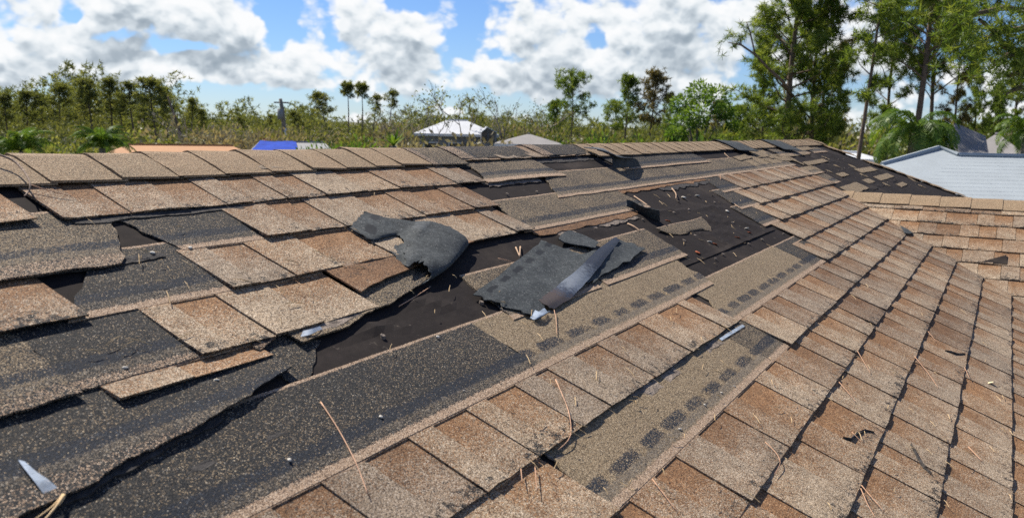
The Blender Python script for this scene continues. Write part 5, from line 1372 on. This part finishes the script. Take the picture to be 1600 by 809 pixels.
# light grey roof at right
nb = empty('neighbour_house', (at(1560, 243, 18).x, at(1560, 243, 18).y, 0)); tag(nb, 'neighbouring house with a light grey shingle roof at the right, below the drooping palm', 'house')
A_, B_ = at(1497, 243, 16.5), at(1467, 232, 17.6); R_ = at(1850, 250, 18.5); R_.z = A_.z
C_ = at(1378, 256, 16.2); dn = (R_-A_).cross(Vector((0, 0, 1))).normalized()
if dn.dot(A_) > 0: dn = -dn
dn.z = 0; run = 3.6; drop = run*.36
Lf = A_+dn*run-Vector((0, 0, drop))+(A_-R_).normalized()*3.4; Rf = R_+dn*run-Vector((0, 0, drop))
pn_ = (R_-A_).cross(Lf-A_).normalized()
def on_plane(x, y):
    d = Vector(ray(x, y)); o_ = Vector((0, 0, CZ)); return o_+d*((A_-o_).dot(pn_)/d.dot(pn_))
B_ = on_plane(1467, 232); C_ = on_plane(1378, 256)
slab('roof', [A_, R_, Rf, Lf, C_, B_], 'lightroof', nb); courses([Lf, Rf, R_, A_], 'lightroof', nb, 26, .0016)
bk = -dn*run; slab('roof', [A_+Vector((0, 0, -.01)), A_+bk-Vector((0, 0, drop)), R_+bk-Vector((0, 0, drop)), R_+Vector((0, 0, -.01))], 'lightroof', nb)
mb = MB(); mb.tube([A_+Vector((0, 0, .02)), R_+Vector((0, 0, .02))], .04, 6); mb.build('ridge_cap', M['lightroof'], nb); mb = MB(); mb.tube([C_, B_+Vector((0, 0, .02)), A_+Vector((0, 0, .02))], .04, 6); mb.build('ridge_cap', M['lightroof'], nb)
mb = MB(); mb.tube([at(1449, 237.2, 17.3), at(1462, 233.2, 17.3)], .05, 6); mb.build('ridge_vent', M['greyroof'], nb)
mb = MB(); ctr = (Lf+Rf)/2-dn*2.2; ang = math.atan2((R_-A_).y, (R_-A_).x); mb.box((ctr.x, ctr.y, (Lf.z-.1)/2), ((Rf-Lf).length-1.4, 3.4, Lf.z-.1), Matrix.Rotation(ang, 3, 'Z')); mb.build('wall', M['white'], nb)
mb = MB(); mid = (Lf+Rf)/2; mb.box((mid.x, mid.y, Lf.z-.12), ((Rf-Lf).length, .04, .16), Matrix.Rotation(ang, 3, 'Z')); mb.build('fascia', M['white'], nb)
local_all(nb)


def gable(name, label, x0, x1, ytop, yb, D, depth, mat, wall, hip=.5, win=0, rise=None, cat='house'):
    """low house seen over the ridge: hip roof from x0 to x1 with its eave at yb and its ridge at ytop"""
    eL, eR = at(x0, yb, D), at(x1, yb, D); eR.z = eL.z; ax = (eR-eL).normalized(); nx = Vector((-ax.y, ax.x, 0)); 
    if nx.dot(eL) < 0: nx = -nx
    L = (eR-eL).length; zr_ = at((x0+x1)/2, ytop, D+depth/2).z; hh = min(L/2-.05, depth*hip)
    r1 = eL+ax*hh+nx*depth/2; r2 = eR-ax*hh+nx*depth/2; r1.z = r2.z = zr_; bL, bR = eL+nx*depth, eR+nx*depth
    h_ = empty(name, ((eL.x+bR.x)/2, (eL.y+bR.y)/2, 0)); tag(h_, label, cat)
    for f in ([eL, eR, r2, r1], [eR, bR, r2], [bR, bL, r1, r2], [bL, eL, r1]): slab('roof', f, mat, h_, .08)
    mb = MB(); c_ = (eL+bR)/2; ang = math.atan2(ax.y, ax.x); mb.box((c_.x, c_.y, (eL.z-.06)/2), (L-.8, depth-.8, eL.z-.06), Matrix.Rotation(ang, 3, 'Z')); mb.build('wall', M[wall], h_)
    mb = MB(); mb.tube([r1+Vector((0, 0, .02)), r2+Vector((0, 0, .02))], .06, 5); mb.build('ridge_cap', M[mat], h_)
    mb = MB(); c_ = (eL+eR)/2-nx*.03; mb.box((c_.x, c_.y, eL.z-.1), (L, .04, .16), Matrix.Rotation(ang, 3, 'Z')); mb.build('fascia', M['white'], h_)
    for i in range(win):
        p = eL+ax*L*(i+.7)/(win+.4)+nx*.38; w_ = MB(); w_.box((p.x, p.y, eL.z-1.15), (1.1, .06, 1.1), Matrix.Rotation(ang, 3, 'Z')); wo_ = w_.build('window', M['white'], h_)
        w_ = MB(); w_.box((p.x-nx.x*.04, p.y-nx.y*.04, eL.z-1.15), (.95, .03, .95), Matrix.Rotation(ang, 3, 'Z')); w_.build('pane', M['glass'], wo_)
    local_all(h_); return h_, eL, eR, ax, nx


wh, eL, eR, ax, nx = gable('white_roof_house', 'house with a bright white hip roof and grey gable end behind dry brush', 646, 780, 188, 207.5, 62, 6.2, 'whitemetal', 'greywall', .36, 3)
# its gabled wing at the right
wa, wb_ = at(752, 207, 60.4), at(776, 207, 60.4); pk = at(761, 199, 60.4); gb = [wa, pk, wb_]; mb = MB(); base = [Vector((p.x, p.y, 0)) for p in (wa, wb_)]
f = [mb.vert(p) for p in (base[0], base[1], wb_, pk, wa)]; k2 = [mb.vert(p+nx*1.8) for p in (base[0], base[1], wb_, pk, wa)]; mb.face(*f); mb.face(*k2[::-1])
for i in range(5): j = (i+1) % 5; mb.face(f[j], f[i], k2[i], k2[j])
o = mb.build('gable_wall', M['greywall'], wh); o.matrix_parent_inverse = Matrix.Translation(-wh.location)
for a, b in ((wa, pk), (pk, wb_)):
    e = (b-a)*.06; o = slab('roof', [a-e-nx*.25+Vector((0, 0, .05)), b+e-nx*.25+Vector((0, 0, .05)), b+e+nx*2.4+Vector((0, 0, .05)), a-e+nx*2.4+Vector((0, 0, .05))], 'whitemetal', wh, .05); o.matrix_parent_inverse = Matrix.Translation(-wh.location)
for xx in (757, 768):
    p = at(xx, 213, 60.3); mb = MB(); mb.box((p.x, p.y, p.z), (.35, .05, .8), Matrix.Rotation(math.atan2(ax.y, ax.x), 3, 'Z')); o = mb.build('window', M['glass'], wh); o.matrix_parent_inverse = Matrix.Translation(-wh.location)
gable('grey_roof_house', 'low house with a dull grey roof right of the white roof house', 772, 880, 209, 224, 44, 5, 'greyroof', 'stucco', .45, 0)
gable('orange_roof_house', 'low house with a bright orange tan roof behind the ridge at the left', 158, 402, 227.0, 243, 44, 6, 'orange', 'stucco', .16, 0)
gable('red_roof_house', 'sliver of a red roof behind the blue tarp', 398, 436, 218.0, 228, 58, 4, 'redtarp', 'stucco', .12, 0)
bt, eL, eR, ax, nx = gable('tarped_house', 'low house with a pale grey roof partly covered by a blue tarp', 386, 526, 222.0, 239, 46, 5, 'paleroof', 'stucco', .10, 0)
zr_ = at(456, 222.0, 48.5).z; P0 = eL+ax*.12; P1 = eL+ax*2.5; nup = (nx*2.5+Vector((0, 0, zr_-eL.z)))
mb = MB(); gn = 10; grid = []
for j in range(5):
    row = []
    for i in range(gn+1):
        t_ = j/4*.99; q_ = (P0+ax*(.45*t_)).lerp(P1-ax*(.1*t_), i/gn)+nup*t_+Vector((0, 0, .06+.05*nz(i*.8, j*.9, 4))); row.append(mb.vert(q_))
    grid.append(row)
for j in range(4):
    for i in range(gn): mb.face(grid[j][i], grid[j][i+1], grid[j+1][i+1], grid[j+1][i])
tp_ = mb.build('blue_tarp', M['tarp'], None, True); tag(tp_, 'blue tarpaulin spread over the roof left of the utility pole', 'tarp')
gable('far_grey_house', 'house with a grey shingle roof behind the light grey roof at the right', 1470, 1640, 210, 262, 30, 9, 'greyroof', 'stucco', .15, 0)
gable('white_shed', 'small white building glimpsed between the slender trunk and the drooping palm', 1285, 1372, 238, 246, 34, 3, 'whitemetal', 'white', .2, 0)
# pointed part of the far grey roof
fg = [o for o in col.objects if o.name == 'far_grey_house'][0]
pk0 = at(1493, 192, 29.6); o = slab('roof', [pk0, at(1540, 212, 29.6), at(1549, 262, 28), at(1480, 262, 28), at(1478, 211, 29.4)], 'greyroof', fg, .08); o.matrix_parent_inverse = Matrix.Translation(-fg.location)
# utility pole
po = empty('utility_pole', bearing(441, 80)); tag(po, 'grey wooden utility pole leaning slightly left of the centre of the horizon', 'utility pole')
b = po.location; mb = MB(); mb.tube([Vector((.6, 0, 0)), at(441, 170, 80)-b, at(438, 154, 80)-b], [.20, .17, .14], 8); mb.build('pole', M['greybark'], po, True)
mb = MB(); c_ = at(440, 160, 80)-b; mb.box(c_, (.12, 1.3, .12), Matrix.Rotation(.5, 3, 'Z')); mb.build('crossarm', M['greybark'], po)
mb = MB(); c_ = at(438, 178, 79.7)-b; mb.tube([c_-Vector((0, 0, .45)), c_+Vector((0, 0, .45))], .26, 10); mb.build('transformer', M['paleroof'], po, True)
mb = MB(); mb.tube([at(446, 200, 79.9)-b, at(446, 214, 79.9)-b], .09, 8); mb.build('cable_guard', M['white'], po, True)
